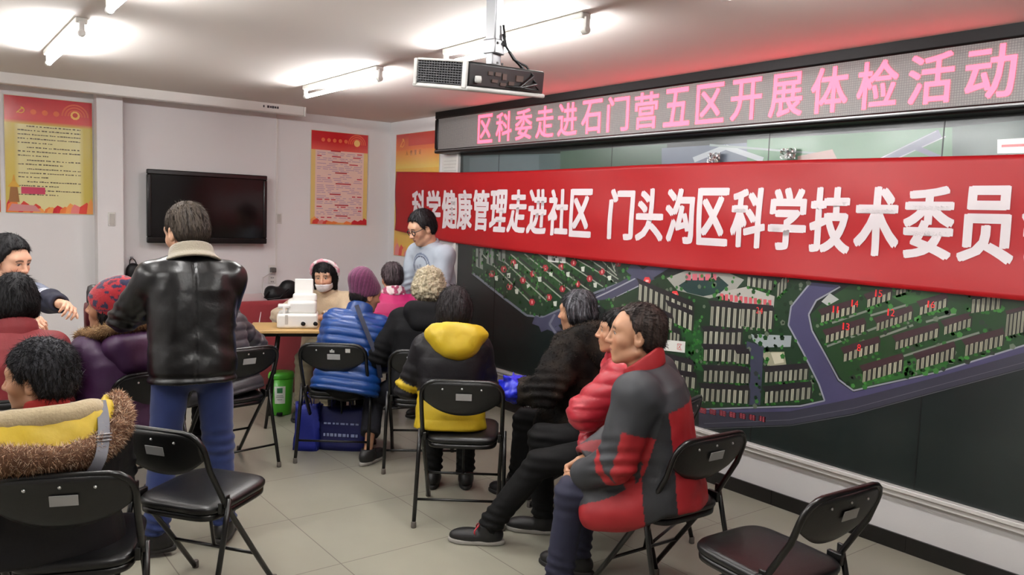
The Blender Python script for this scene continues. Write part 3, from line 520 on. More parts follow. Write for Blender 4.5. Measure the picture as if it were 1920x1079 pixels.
def poster_sheet(w, h, style, seed):
    rnd = random.Random(seed)
    P = Print()
    if style == 'text':
        cream, edge, red, red2 = (214, 206, 150), (196, 176, 84), (178, 40, 50), (206, 76, 72)
        P.rect(edge, 0, 0, w * 0.1, h)
        P.rect(edge, w * 0.9, 0, w, h)
        P.poly(edge, [(w * 0.1, 0), (w * 0.16, 0), (w * 0.16, h), (w * 0.1, h)], 1, [edge, cream, cream, edge])
        P.poly(edge, [(w * 0.84, 0), (w * 0.9, 0), (w * 0.9, h), (w * 0.84, h)], 1, [cream, edge, edge, cream])
        P.rect(cream, w * 0.16, 0, w * 0.84, h)
        P.rect(red2, 0, h * 0.8, w, h, 2, red)
        P.rect(edge, 0, h * 0.765, w, h * 0.8, 2, red2)
        emblem(P, w * 0.17, h * 0.885, 0.05)
        for i in range(3):
            P.disc((214, 104, 66), w * (0.32 + 0.13 * i), h * 0.875, 0.022, 3, 8)
        for r in (0.10, 0.078, 0.056):
            P.disc((206, 92, 66), w * 0.8, h * 0.865, r, 3, 14, 0, PI, r - 0.012)
        P.disc((228, 178, 92), w * 0.8, h * 0.875, 0.035, 4, 10)
        P.disc((190, 60, 50), w * 0.8, h * 0.878, 0.02, 5, 8)
        y = h * 0.745
        blocks = (5, 3, 2, 3, 2, 2)
        for nb in blocks:
            for k in range(nb):
                x = w * (0.24 if k == 0 else 0.14)
                xe = w * (0.86 if k < nb - 1 else rnd.uniform(0.4, 0.84))
                while x < xe:
                    l = rnd.uniform(0.008, 0.022)
                    x2 = min(x + l, xe)
                    hj = rnd.uniform(0.006, 0.010)
                    P.rect((84, 74, 60), x, y, x2, y + hj, 3)
                    x = x2 + rnd.choice((0.003, 0.003, 0.004, 0.012))
                y -= h * 0.0355
            y -= 0.004
    elif style == 'table':
        cream, red, red2 = (222, 190, 178), (190, 30, 36), (214, 84, 74)
        P.rect((214, 186, 110), 0, 0, w, h, 1, (220, 190, 120))
        P.rect(cream, w * 0.07, 0.02, w * 0.93, h * 0.86, 2)
        P.rect(red2, 0, h * 0.8, w, h * 0.9, 3, red)
        P.rect(red, 0, h * 0.9, w, h, 3)
        for i in range(5):
            P.disc((222, 110, 70), w * (0.2 + 0.1 * i), h * 0.91, 0.02, 4, 8)
        for r in (0.1, 0.08, 0.06):
            P.disc((222, 92, 60), w * 0.8, h * 0.885, r, 4, 14, 0, PI, r - 0.012)
        P.disc((236, 190, 110), w * 0.8, h * 0.9, 0.035, 5, 10)
        y = h * 0.79
        for k in range(38):
            kind = k % 6
            if kind == 0:
                a = rnd.uniform(0.3, 0.45)
                P.rect((170, 48, 58), w * a, y, w * (a + rnd.uniform(0.16, 0.3)), y + 0.012, 4)
            x = w * 0.1
            while x < w * 0.88:
                l = rnd.uniform(0.02, 0.1)
                c = (188, 60, 76) if (kind in (1, 3) and rnd.random() < 0.45) else (166, 138, 164)
                if rnd.random() < 0.8 and kind:
                    P.rect(c, x, y, min(x + l, w * 0.9), y + (0.011 if c[0] > 180 else 0.006), 4)
                x += l + rnd.uniform(0.008, 0.03)
            y -= h * 0.0195
    else:
        P.rect((216, 170, 66), 0, 0, w, h * 0.8, 1)
        P.rect((216, 186, 84), 0, h * 0.72, w, h * 0.87, 2, (214, 120, 52))
        P.rect((214, 112, 52), 0, h * 0.87, w, h, 2, (176, 44, 44))
        P.rect((186, 62, 48), w * 0.3, h * 0.9, w * 0.97, h, 3)
        emblem(P, w * 0.14, h * 0.93, 0.085, col=(226, 140, 60))
        P.text((70, 50, 30), '入党誓词', w * 0.42, h * 0.845, 0.05, 4, 0.085, 0.8)
        for k in range(9):
            P.rect((120, 60, 40), w * 0.12, h * (0.66 - k * 0.05), w * 0.88, h * (0.66 - k * 0.05) + 0.012, 3)
    if style in ('text', 'sliver', 'oath', 'table'):
        sc = 0.55 if style == 'table' else 1.0
        for k in range(14):                          # red ribbons and flowers along the foot of the sheet
            x = w * (k + 0.5) / 14 + rnd.uniform(-0.02, 0.02)
            hh = h * (0.035 + 0.1 * abs((k - 6.5) / 7) ** 1.6 + rnd.uniform(0, 0.03)) * sc
            c = rnd.choice(((206, 64, 52), (222, 120, 60), (190, 40, 48), (226, 150, 80), (214, 120, 116)))
            b = w / 14
            P.poly(c, [(max(0, x - b), 0.002), (min(w, x + b), 0.002), (min(w, x + b * 0.7), hh * 0.7), (min(w, max(0, x + rnd.uniform(-0.02, 0.02))), hh), (max(0, x - b * 0.8), hh * 0.6)], 5 + k * 0.1)
        if style == 'text':
            P.poly((196, 134, 134), [(0.01, 0.012), (0.24, 0.012), (0.2, 0.06), (0.04, 0.07)], 7)
            P.rect((186, 60, 90), w * 0.17, h * 0.165, w * 0.44, h * 0.225, 6)
            P.poly((150, 104, 60), [(w * 0.03, h * 0.09), (w * 0.15, h * 0.09), (w * 0.13, h * 0.22), (w * 0.05, h * 0.22)], 6)
            P.poly((206, 160, 60), [(w * 0.02, h * 0.22), (w * 0.16, h * 0.22), (w * 0.11, h * 0.27), (w * 0.07, h * 0.27)], 6)
            P.poly((200, 150, 56), [(w * 0.07, h * 0.27), (w * 0.11, h * 0.27), (w * 0.095, h * 0.325), (w * 0.085, h * 0.325)], 6)
    return P


def poster(side, a, z0, w, h, style, seed, label):
    P = poster_sheet(w, h, style, seed)
    if side == 'back':
        base = (a + w / 2, -0.006, z0)
        root = MB().box2((-w / 2 - 0.004, -0.002, -0.004), (w / 2 + 0.004, 0.003, h + 0.004)).build('poster', mat('poster_backing', (196, 186, 160), 0.4), loc=base)
        P.build('printed_face', (a, -0.0085, z0), (1, 0, 0), (0, 0, 1), (0, -1, 0), PRINT, root, base=base)
    else:
        base = (-0.006, a - w / 2, z0)
        root = MB().box2((-0.002, -w / 2 - 0.004, -0.004), (0.003, w / 2 + 0.004, h + 0.004)).build('poster', mat('poster_backing'), loc=base)
        P.build('printed_face', (-0.0085, a, z0), (0, -1, 0), (0, 0, 1), (-1, 0, 0), PRINT, root, base=base)
    tag(root, label, 'poster')
    return root


poster('back', -3.415, 1.535, 0.618, 0.92, 'text', 3, 'tall red headed yellow poster full of dark text lines, left of the pillar')
poster('back', -4.07, 1.535, 0.618, 0.92, 'text', 5, 'yellow poster cut by the left edge of the photo')
poster('back', -0.872, 1.5, 0.608, 0.915, 'table', 4, 'red and cream poster with a chart of small text, right of the television')
poster('right', -0.14, 1.2, 0.84, 1.235, 'oath', 6, 'red and gold oath poster half hidden behind the red banner')

# ------------------------------------------------------------------ switches, sockets, cable
def plate(name, c, w, h, label, cat, rocker=True, group=None):
    root = MB().box2((-w / 2, -0.008, -h / 2), (w / 2, 0.0, h / 2)).build(name, PLASTIC_W, bevel=0.003, loc=c)
    if rocker:
        MB().box2((-w * 0.34, -0.012, -h * 0.4), (w * 0.34, -0.007, h * 0.4)).build('rocker', mat('grey_plastic', (176, 172, 166), 0.45), root, bevel=0.002)
    else:
        s = MB()
        for dz in (0.018, -0.02):
            for dx in (-0.012, 0.0, 0.012):
                s.box((dx, -0.0085, dz), (0.005, 0.002, 0.012))
        s.build('slots', mat('dark_print'), root)
    tag(root, label, cat, group)
    return root


plate('light_switch', (-2.678, -0.14, 1.503), 0.058, 0.115, 'pale grey switch plate on the white pillar', 'switch')
plate('light_switch', (-1.19, -0.002, 1.545), 0.05, 0.1, 'small white switch plate beside the lower right of the television', 'switch')
plate('wall_socket', (-1.252, -0.002, 1.05), 0.075, 0.09, 'upper white wall socket above the black bag', 'socket', False)
plate('wall_socket', (-1.252, -0.002, 0.955), 0.075, 0.075, 'lower white wall socket just above the black bag', 'socket', False)
MB().box((-1.252, -0.03, 1.05), (0.05, 0.05, 0.045)).build('charger', mat('grey_dark_plastic', (88, 84, 80), 0.5), bevel=0.006)
tag(bpy.data.objects['charger'], 'small grey charger plugged into the upper wall socket', 'charger')
cb = MB().tube([(-1.27, -0.05, 1.03), (-1.36, -0.06, 0.98), (-1.42, -0.2, 0.86), (-1.52, -0.6, 0.80), (-1.62, -0.73, 0.74), (-1.66, -0.74, 0.5), (-1.68, -0.76, 0.2), (-1.64, -0.8, 0.012)], 0.005, 8)
tag(cb.build('power_cable', PLASTIC_W, smooth=True), 'thin white cable hanging from the wall socket over the red cloth', 'cable')

# ------------------------------------------------------------------ map board
MAPM = mat('printed_map_film', (255, 255, 255), 0.3, var=0.1, scale=5, attr=True, coat=0.25)
board = MB().box2((-0.012, -7.9, 0.338), (-0.002, -1.35, 2.205)).build('map_board', mat('dark_green_board', (25, 33, 32), 0.32, var=0.14, scale=2.2, coat=0.3))
tag(board, 'huge dark green wall board with an aerial map of apartment blocks', 'map board')
for yy in (-1.95, -3.32, -4.63, -5.62, -6.9):
    MB().box2((-0.0135, yy - 0.003, 0.338), (-0.011, yy + 0.003, 2.2)).build('panel_seam', mat('seam_black', (14, 16, 16), 0.4), board)


def build_map():
    P = Print()
    rnd = random.Random(11)

    def pt(q):
        return (-q[0] / 1000.0, q[1] / 1000.0)

    for i, (c, pts) in enumerate(MAP_POLYS):
        P.poly(c, [pt(q) for q in pts], 1 + i * 0.06)
    lay = 2 + len(MAP_POLYS) * 0.06

    def inside(p, poly):
        c = False
        for i in range(len(poly)):
            a, b = poly[i - 1], poly[i]
            if (a[1] > p[1]) != (b[1] > p[1]) and p[0] < (b[0] - a[0]) * (p[1] - a[1]) / (b[1] - a[1]) + a[0]:
                c = not c
        return c

    for c, pts in MAP_POLYS:                          # tree dots on the printed greens
        if c in ((37, 60, 42), (33, 54, 36), (34, 62, 36), (46, 92, 44), (38, 80, 42)):
            pl = [pt(q) for q in pts]
            us, vs = [p[0] for p in pl], [p[1] for p in pl]
            n = int((max(us) - min(us)) * (max(vs) - min(vs)) * (420 if c[1] < 75 else 620))
            for _ in range(n):
                p = (rnd.uniform(min(us), max(us)), rnd.uniform(min(vs), max(vs)))
                if inside(p, pl):
                    r = rnd.uniform(0.007, 0.018)
                    g = rnd.choice(((24, 44, 26), (48, 104, 46), (28, 66, 30), (62, 118, 56), (44, 52, 46), (96, 106, 90)))
                    P.poly(g, [(p[0] + r * math.cos(k * 1.257 + r * 99), p[1] + r * math.sin(k * 1.257 + r * 99)) for k in range(5)], lay)
    lay += 0.5
    for k, (a, b, h, n, rt, rc, fc) in enumerate(MAP_ROWS):
        (u0, v0), (u1, v1) = pt(a), pt(b)
        h, rt = h / 1000.0, rt / 1000.0
        L0 = lay + k * 0.1
        P.poly((44, 46, 42), [(u0, v0), (u1, v1), (u1, v1 + h), (u0, v0 + h)], L0)
        for i in range(n):
            s, e = (i + 0.12) / n, (i + 0.62) / n
            dv = rnd.uniform(-0.004, 0.004)
            f = rnd.uniform(0.82, 1.05)
            cc = tuple(min(255, q * f) for q in fc)
            P.poly(cc, [(u0 + (u1 - u0) * s, v0 + (v1 - v0) * s), (u0 + (u1 - u0) * e, v0 + (v1 - v0) * e), (u0 + (u1 - u0) * e, v0 + (v1 - v0) * e + h * 0.92 + dv), (u0 + (u1 - u0) * s, v0 + (v1 - v0) * s + h * 0.92 + dv)], L0 + 0.03)
            P.poly((96, 98, 86), [(u0 + (u1 - u0) * (s + e) / 2 - 0.002, v0 + (v1 - v0) * (s + e) / 2), (u0 + (u1 - u0) * (s + e) / 2 + 0.002, v0 + (v1 - v0) * (s + e) / 2), (u0 + (u1 - u0) * (s + e) / 2 + 0.002, v0 + (v1 - v0) * (s + e) / 2 + h * 0.9), (u0 + (u1 - u0) * (s + e) / 2 - 0.002, v0 + (v1 - v0) * (s + e) / 2 + h * 0.9)], L0 + 0.04)
        P.poly(rc, [(u0, v0 + h * 0.94), (u1, v1 + h * 0.94), (u1 - rt * 0.5, v1 + h + rt), (u0 - rt * 0.9, v0 + h + rt)], L0 + 0.05)
        m_ = rnd.randint(6, 10)
        for i in range(m_):
            t = (i + rnd.random()) / m_
            r = rnd.uniform(0.008, 0.014)
            u, v = u0 + (u1 - u0) * t, v0 + (v1 - v0) * t - r * 0.7
            P.poly(rnd.choice(((36, 92, 34), (56, 120, 48), (26, 58, 28))), [(u + r * math.cos(q * 1.05), v + r * 0.7 * math.sin(q * 1.05)) for q in range(6)], L0 + 0.06)
    lay += 4
    for c, pts in MAP_POLYS[MAP_FRONT:]:
        P.poly(c, [pt(q) for q in pts], lay)
    for s, a, hh, c in MAP_LABELS:
        u, v = pt(a)
        P.text(c, s, u, v, hh / 1000.0 if s != '一' else 0.1, lay + 1, hh / 1000.0 * 0.66 if len(s) > 1 else None, 0.55 if s.isdigit() else 1.0)
    for a, b in MAP_PINK:
        (u0, v0), (u1, v1) = pt(a), pt(b)
        c = (168, 74, 84)
        t = 0.009
        for q in ((u0, v0, u1, v0 - t), (u0, v1 + t, u1, v1), (u0, v0, u0 + t, v1), (u1 - t, v0, u1, v1), ((u0 + u1) / 2 - t / 2, v0, (u0 + u1) / 2 + t / 2, v1), (u0, (v0 + v1) / 2 + t / 2, u1, (v0 + v1) / 2 - t / 2)):
            P.rect(c, q[0], min(q[1], q[3]), q[2], max(q[1], q[3]), lay + 1)
    P.build('map_print', (-0.0122, 0, 0), (0, -1, 0), (0, 0, 1), (-1, 0, 0), MAPM, board)


build_map()
note = MB().box2((-0.003, -1.325, 1.9), (-0.0005, -1.03, 2.17)).build('paper_notice', mat('notice_paper', (206, 204, 198), 0.6))
tag(note, 'white paper notice between the oath poster and the map board', 'notice')
nl = MB()
for k in range(7):
    nl.box2((-0.0036, -1.29 + 0.02 * (k % 3), 2.135 - k * 0.03), (-0.003, -1.06, 2.14 - k * 0.03))
nl.build('text_lines', mat('pale_grey_print', (176, 172, 166), 0.6), note)

# ------------------------------------------------------------------ LED display
led = empty('led_display', (-0.08, -4.6, 2.39))
LEDF = mat('led_frame_black', (5, 5, 5), 0.4, spec=0.25, var=0.1)
m = MB()
y0, y1 = 3.47, -3.3
for a, b in (((-0.08, y1, 0.115), (0.08, y0, 0.194)), ((-0.08, y1, -0.194), (0.08, y0, -0.158)), ((-0.08, y0 - 0.055, -0.158), (0.08, y0, 0.115)), ((-0.08, y1, -0.158), (0.08, y1 + 0.07, 0.115))):
    m.box2(a, b)
m.build('frame', LEDF, led, bevel=0.012)
MB().box2((-0.083, y1, -0.176), (-0.078, y0 - 0.02, -0.168)).build('edge_strip', mat('grey_metal_edge', (120, 120, 120), 0.35, metal=0.6), led)


def led_grid_material():
    m = bpy.data.materials.new('led_module_face')
    m.use_nodes = True
    nt = m.node_tree
    N, L = nt.nodes, nt.links
    b = N['Principled BSDF']
    tc = N.new('ShaderNodeTexCoord')
    sp = N.new('ShaderNodeSeparateXYZ')
    cmb = N.new('ShaderNodeCombineXYZ')
    L.new(tc.outputs['Object'], sp.inputs[0])
    L.new(sp.outputs['Y'], cmb.inputs['X'])
    L.new(sp.outputs['Z'], cmb.inputs['Y'])
    br = N.new('ShaderNodeTexBrick')
    br.offset = 0.0
    br.inputs['Scale'].default_value = 1.0
    br.inputs['Brick Width'].default_value = 0.012
    br.inputs['Row Height'].default_value = 0.012
    br.inputs['Mortar Size'].default_value = 0.0014
    br.inputs['Color1'].default_value = lin((128, 124, 121)) + (1,)
    br.inputs['Color2'].default_value = lin((120, 117, 115)) + (1,)
    br.inputs['Mortar'].default_value = lin((98, 95, 94)) + (1,)
    L.new(cmb.outputs[0], br.inputs['Vector'])
    L.new(br.outputs['Color'], b.inputs['Base Color'])
    b.inputs['Roughness'].default_value = 0.45
    return m


MB().box2((-0.07, y1 + 0.05, -0.165), (0.06, y0 - 0.05, 0.118)).build('screen', led_grid_material(), led)
LEDRED = mat('lit_red_leds', (200, 60, 70), 0.5, var=0.0, emit=(255, 60, 80), estr=3.2)
lv, lf = [], []
for i, ch in enumerate('区科委走进石门营五区开展体检活动'):
    V, F = fit_glyph(ch)
    yc = -1.826 - 0.2625 * i * (4.114 / (0.2625 * 15 + 0.176))
    for j, (du, dv) in enumerate(((0, 0), (0.004, 0.003), (-0.004, -0.003), (0.004, -0.003), (-0.004, 0.003))):
        k = len(lv)
        for v in V:
            lv.append((-0.0725 - j * 0.0001, (yc + 4.6) - v[0] * 0.205 + du, 2.256 - 2.39 + v[1] * 0.232 + dv))
        lf += [tuple(q + k for q in f) for f in F]
link_mesh('lit_letters', lv, lf, LEDRED, led, smooth=False)
tag(led, 'long black framed led display with glowing pink red letters', 'led display')

# ------------------------------------------------------------------ red banner
BANR = mat('red_banner_cloth', (158, 17, 23), 0.45, var=0.06, scale=3.0, bump=0.12, bscale=7, spec=0.35)
BANW = mat('white_banner_print', (214, 206, 208), 0.5, var=0.03)


def banner_x(y, z):
    t = (z - 1.36) / 0.66
    w = 0.006 * math.sin(y * 2.3 + z * 3.1) + 0.005 * math.sin(y * 5.1 - z * 7.0 + 1.0) + 0.004 * math.sin(y * 1.1 + z * 13.0)
    sag = 0.022 * max(0.0, 0.28 - t) / 0.28 * (0.6 + 0.4 * math.sin(y * 1.7))
    return -0.046 + w - sag


def banner_edges(y):
    yy = -y
    top = np.interp(yy, [0.22, 1.4, 2.5, 3.6, 4.5, 6.0, 7.2], [2.057, 2.024, 2.017, 2.026, 2.026, 2.008, 2.005])
    bot = np.interp(yy, [0.2, 0.8, 1.42, 1.76, 2.5, 3.1, 4.15, 4.9, 6.0, 7.2], [1.462, 1.415, 1.383, 1.371, 1.359, 1.349, 1.343, 1.357, 1.354, 1.36])
    return float(top), float(bot)


def banner_fn(u, v):
    y = -0.225 - u * 6.95
    t, b = banner_edges(y)
    z = b + (t - b) * v
    return (banner_x(y, z), y, z)


ban = MB().sheet(240, 26, banner_fn, (0.0015, 0, 0)).build('banner', BANR, smooth=True)
tag(ban, 'long red cloth banner with white characters hung across the map board', 'banner')


def conform(name, items, fn, material, parent, cuts=4):
    bm = bmesh.new()
    for V, F in items:
        vs = [bm.verts.new((v[0], v[1], 0)) for v in V]
        for f in F:
            try:
                bm.faces.new([vs[i] for i in f])
            except ValueError:
                pass
    bmesh.ops.triangulate(bm, faces=bm.faces[:])
    for _ in range(cuts):
        lng = [e for e in bm.edges if e.calc_length() > 0.04]
        if lng:
            bmesh.ops.subdivide_edges(bm, edges=lng, cuts=1)
            bmesh.ops.triangulate(bm, faces=[f for f in bm.faces if len(f.verts) > 3])
    for v in bm.verts:
        v.co = Vector(fn(v.co.x, v.co.y))
    me = bpy.data.meshes.new(name)
    bm.to_mesh(me)
    bm.free()
    me.materials.append(material)
    me.polygons.foreach_set('use_smooth', np.ones(len(me.polygons), dtype=bool))
    o = bpy.data.objects.new(name, me)
    COL.objects.link(o)
    o.parent = parent
    return o


items = []
for i, ch in enumerate('科学健康管理走进社区门头沟区科学技术委员会'):
    V, F = fit_glyph(ch)
    s0 = 0.588 + 0.2625 * i if i < 10 else 3.366 + 0.2655 * (i - 10)
    for du, dv in ((0, 0), (0.010, 0.006), (-0.010, 0.006), (0.010, -0.006), (-0.010, -0.006), (0.0105, 0), (-0.0105, 0), (0.004, 0.009), (-0.004, -0.009)):
        items.append(([(s0 + du + v[0] * 0.225, 1.518 + dv + v[1] * 0.342) for v in V], F))
conform('banner_lettering', items, lambda a, b: (banner_x(-a, b) - 0.0035, -a, b), BANW, ban, 5)
TAPE = mat('clear_tape', (235, 238, 240), 0.12, var=0.0, trans=1.0, bump=0.8, bscale=30)
for yy, zz in ((-4.26, 2.055), (-4.78, 2.06)):
    rnd = random.Random(int(-yy * 100))
    pts = {}

    def crumple(u, v, yy=yy, zz=zz, rnd=rnd):
        return (banner_x(yy, 2.0) - 0.006 - rnd.uniform(0, 0.007), yy + (u - 0.5) * 0.10, zz + (v - 0.5) * 0.06)
    MB().sheet(7, 5, crumple, (0.0008, 0, 0)).build('clear_tape', TAPE, ban)

# ------------------------------------------------------------------ projector
pj = empty('projector', (-2.40, -5.26, 0))
CH = mat('bright_aluminium', (140, 140, 142), 0.34, metal=0.6, var=0.05)
PBLK = mat('projector_black', (8, 8, 9), 0.45, var=0.2)
PWH = mat('projector_pale_shell', (196, 194, 190), 0.4, var=0.04)
ax = Vector((0.404, 0.112, 0.034)).normalized()              # along the connector side, away from the near corner
ay = Vector((-0.03, 0.189, 0.026)).normalized()
ay = (ay - ax * ay.dot(ax)).normalized()
RP = Matrix((ax, ay, ax.cross(ay))).transposed()
O = Vector((-2.612, -5.335, 2.049)) - Vector((-2.40, -5.26, 0))


def pbox(mb, a, b):
    c = [(a[i] + b[i]) / 2 for i in range(3)]
    p = O + RP @ Vector((c[0], c[1], c[2] - 2.049))
    mb.box(p, [abs(b[i] - a[i]) for i in range(3)], RP)
    return mb


W_, D_ = 0.42, 0.235
pbox(MB(), (0.0, 0.0, 2.055), (W_, D_, 2.136)).build('body', PBLK, pj, bevel=0.008)
pbox(MB(), (-0.006, -0.006, 2.043), (W_ + 0.006, D_ + 0.006, 2.058)).build('bottom_shell', PWH, pj, bevel=0.006)
m = pbox(MB(), (-0.009, 0.0, 2.05), (0.0, 0.02, 2.136))
pbox(m, (-0.009, D_ - 0.015, 2.05), (0.0, D_, 2.136))
pbox(m, (-0.009, 0.02, 2.13), (0.0, D_ - 0.015, 2.138))
m.build('grille_frame', PWH, pj, bevel=0.003)
m = MB()
for k in range(9):
    pbox(m, (-0.006, 0.02, 2.06 + k * 0.0078), (-0.001, D_ - 0.015, 2.0625 + k * 0.0078))
for k in range(17):
    pbox(m, (-0.006, 0.024 + k * 0.0118, 2.06), (-0.001, 0.026 + k * 0.0118, 2.13))
m.build('grille', mat('grille_grey', (66, 66, 68), 0.5), pj)
m = MB()
for k, (x, z, w_, h_) in enumerate(((0.10, 2.10, 0.022, 0.012), (0.135, 2.10, 0.03, 0.012), (0.175, 2.09, 0.022, 0.02), (0.12, 2.078, 0.03, 0.01), (0.165, 2.07, 0.03, 0.01), (0.21, 2.075, 0.03, 0.012), (0.25, 2.09, 0.04, 0.02), (0.30, 2.075, 0.03, 0.012))):
    pbox(m, (x, -0.003, z), (x + w_, 0.001, z + h_))
m.build('connector_panel', mat('connector_bronze', (74, 56, 48), 0.5), pj)
q = O + RP @ Vector((0.045, -0.004, 0.033))
MB().lathe([(0.0, -0.012), (0.011, -0.01), (0.013, 0), (0.011, 0.01), (0.0, 0.012)], (q.x, q.y, q.z), 14).build('ir_window', PWH, pj, smooth=True)
pole = O + RP @ Vector((0.215, 0.07, 0))
RZ = Matrix.Rotation(math.atan2(ax.y, ax.x), 3, 'Z')
MB().box((pole.x, pole.y, (2.215 + H_CEIL) / 2), (0.045, 0.045, H_CEIL - 2.215), RZ).build('pole', CH, pj, bevel=0.004)
MB().box((pole.x, pole.y, H_CEIL - 0.006), (0.14, 0.14, 0.012), RZ).build('ceiling_plate', CH, pj, bevel=0.003)
MB().box((pole.x, pole.y, 2.225), (0.054, 0.054, 0.05), RZ).box((pole.x, pole.y, 2.18), (0.05, 0.03, 0.055), RZ).box((pole.x, pole.y, 2.158), (0.075, 0.06, 0.012), RZ).build('bracket', CH, pj, bevel=0.004)
m = MB()
for s in (-0.013, 0.013):
    for z in (2.235, 2.168):
        q = Vector((pole.x, pole.y, z)) + RZ @ Vector((s, -0.029, 0))
        m.box(q, (0.007, 0.004, 0.007), RZ)
m.build('bolts', PBLK, pj)
pc = Vector((pole.x, pole.y, 0))
for k, (dx, zz, r) in enumerate(((0.05, 2.175, 0.004), (0.07, 2.15, 0.005), (0.085, 2.13, 0.004))):
    pth = [pc + RZ @ Vector((0.012, -0.03, 2.30 - 0.03 * k)), pc + RZ @ Vector((0.025, -0.033, 2.23)), pc + RZ @ Vector((0.04 + dx * 0.3, -0.045, 2.19)), pc + RZ @ Vector((0.06 + dx, -0.06, zz)), pc + RZ @ Vector((0.07 + dx, -0.085, zz - 0.035)), pc + RZ @ Vector((0.03 + dx * 0.4, -0.082, 2.092)), pc + RZ @ Vector((-0.02 + k * 0.03, -0.07, 2.085))]
    MB().tube(pth, r, 8).build('cable', PBLK, pj, smooth=True)
MB().tube([pc + RZ @ Vector(q) for q in ((0.1, -0.03, 2.16), (0.15, -0.02, 2.158), (0.20, 0.0, 2.168), (0.235, 0.02, 2.16), (0.24, 0.02, 2.13), (0.21, 0.01, 2.105), (0.17, -0.01, 2.09))], 0.0045, 8).build('cable', PBLK, pj, smooth=True)
q = O + RP @ Vector((W_ + 0.012, 0.11, 0))
MB().box((q.x, q.y, q.z + 0.05), (0.024, 0.09, 0.06), RP).build('lens', PBLK, pj, bevel=0.006)
tag(pj, 'black ceiling projector with pale underside on a bright metal pole', 'projector')
# ------------------------------------------------------------------ folding chairs
CHB = mat('black_vinyl', (9, 9, 10), 0.36, var=0.15, scale=20, bump=0.06, bscale=160)
CHM = mat('black_painted_steel', (8, 8, 8), 0.3, var=0.1)
CHP = mat('black_plastic_back', (14, 15, 16), 0.42, var=0.15, scale=12, bump=0.04, bscale=120)
STK = mat('grey_asset_label', (158, 158, 158), 0.35, var=0.1)
RUB = mat('rubber_foot', (92, 86, 80), 0.7)
BRIGHT = mat('bright_rivet', (190, 190, 188), 0.3, metal=0.8)


def chair_y(z):
    """Depth of the folding chair's side tube at height z (chair faces +Y)."""
    return float(np.interp(z, [0.0, 0.46, 0.64, 0.80], [0.245, -0.10, -0.205, -0.262]))


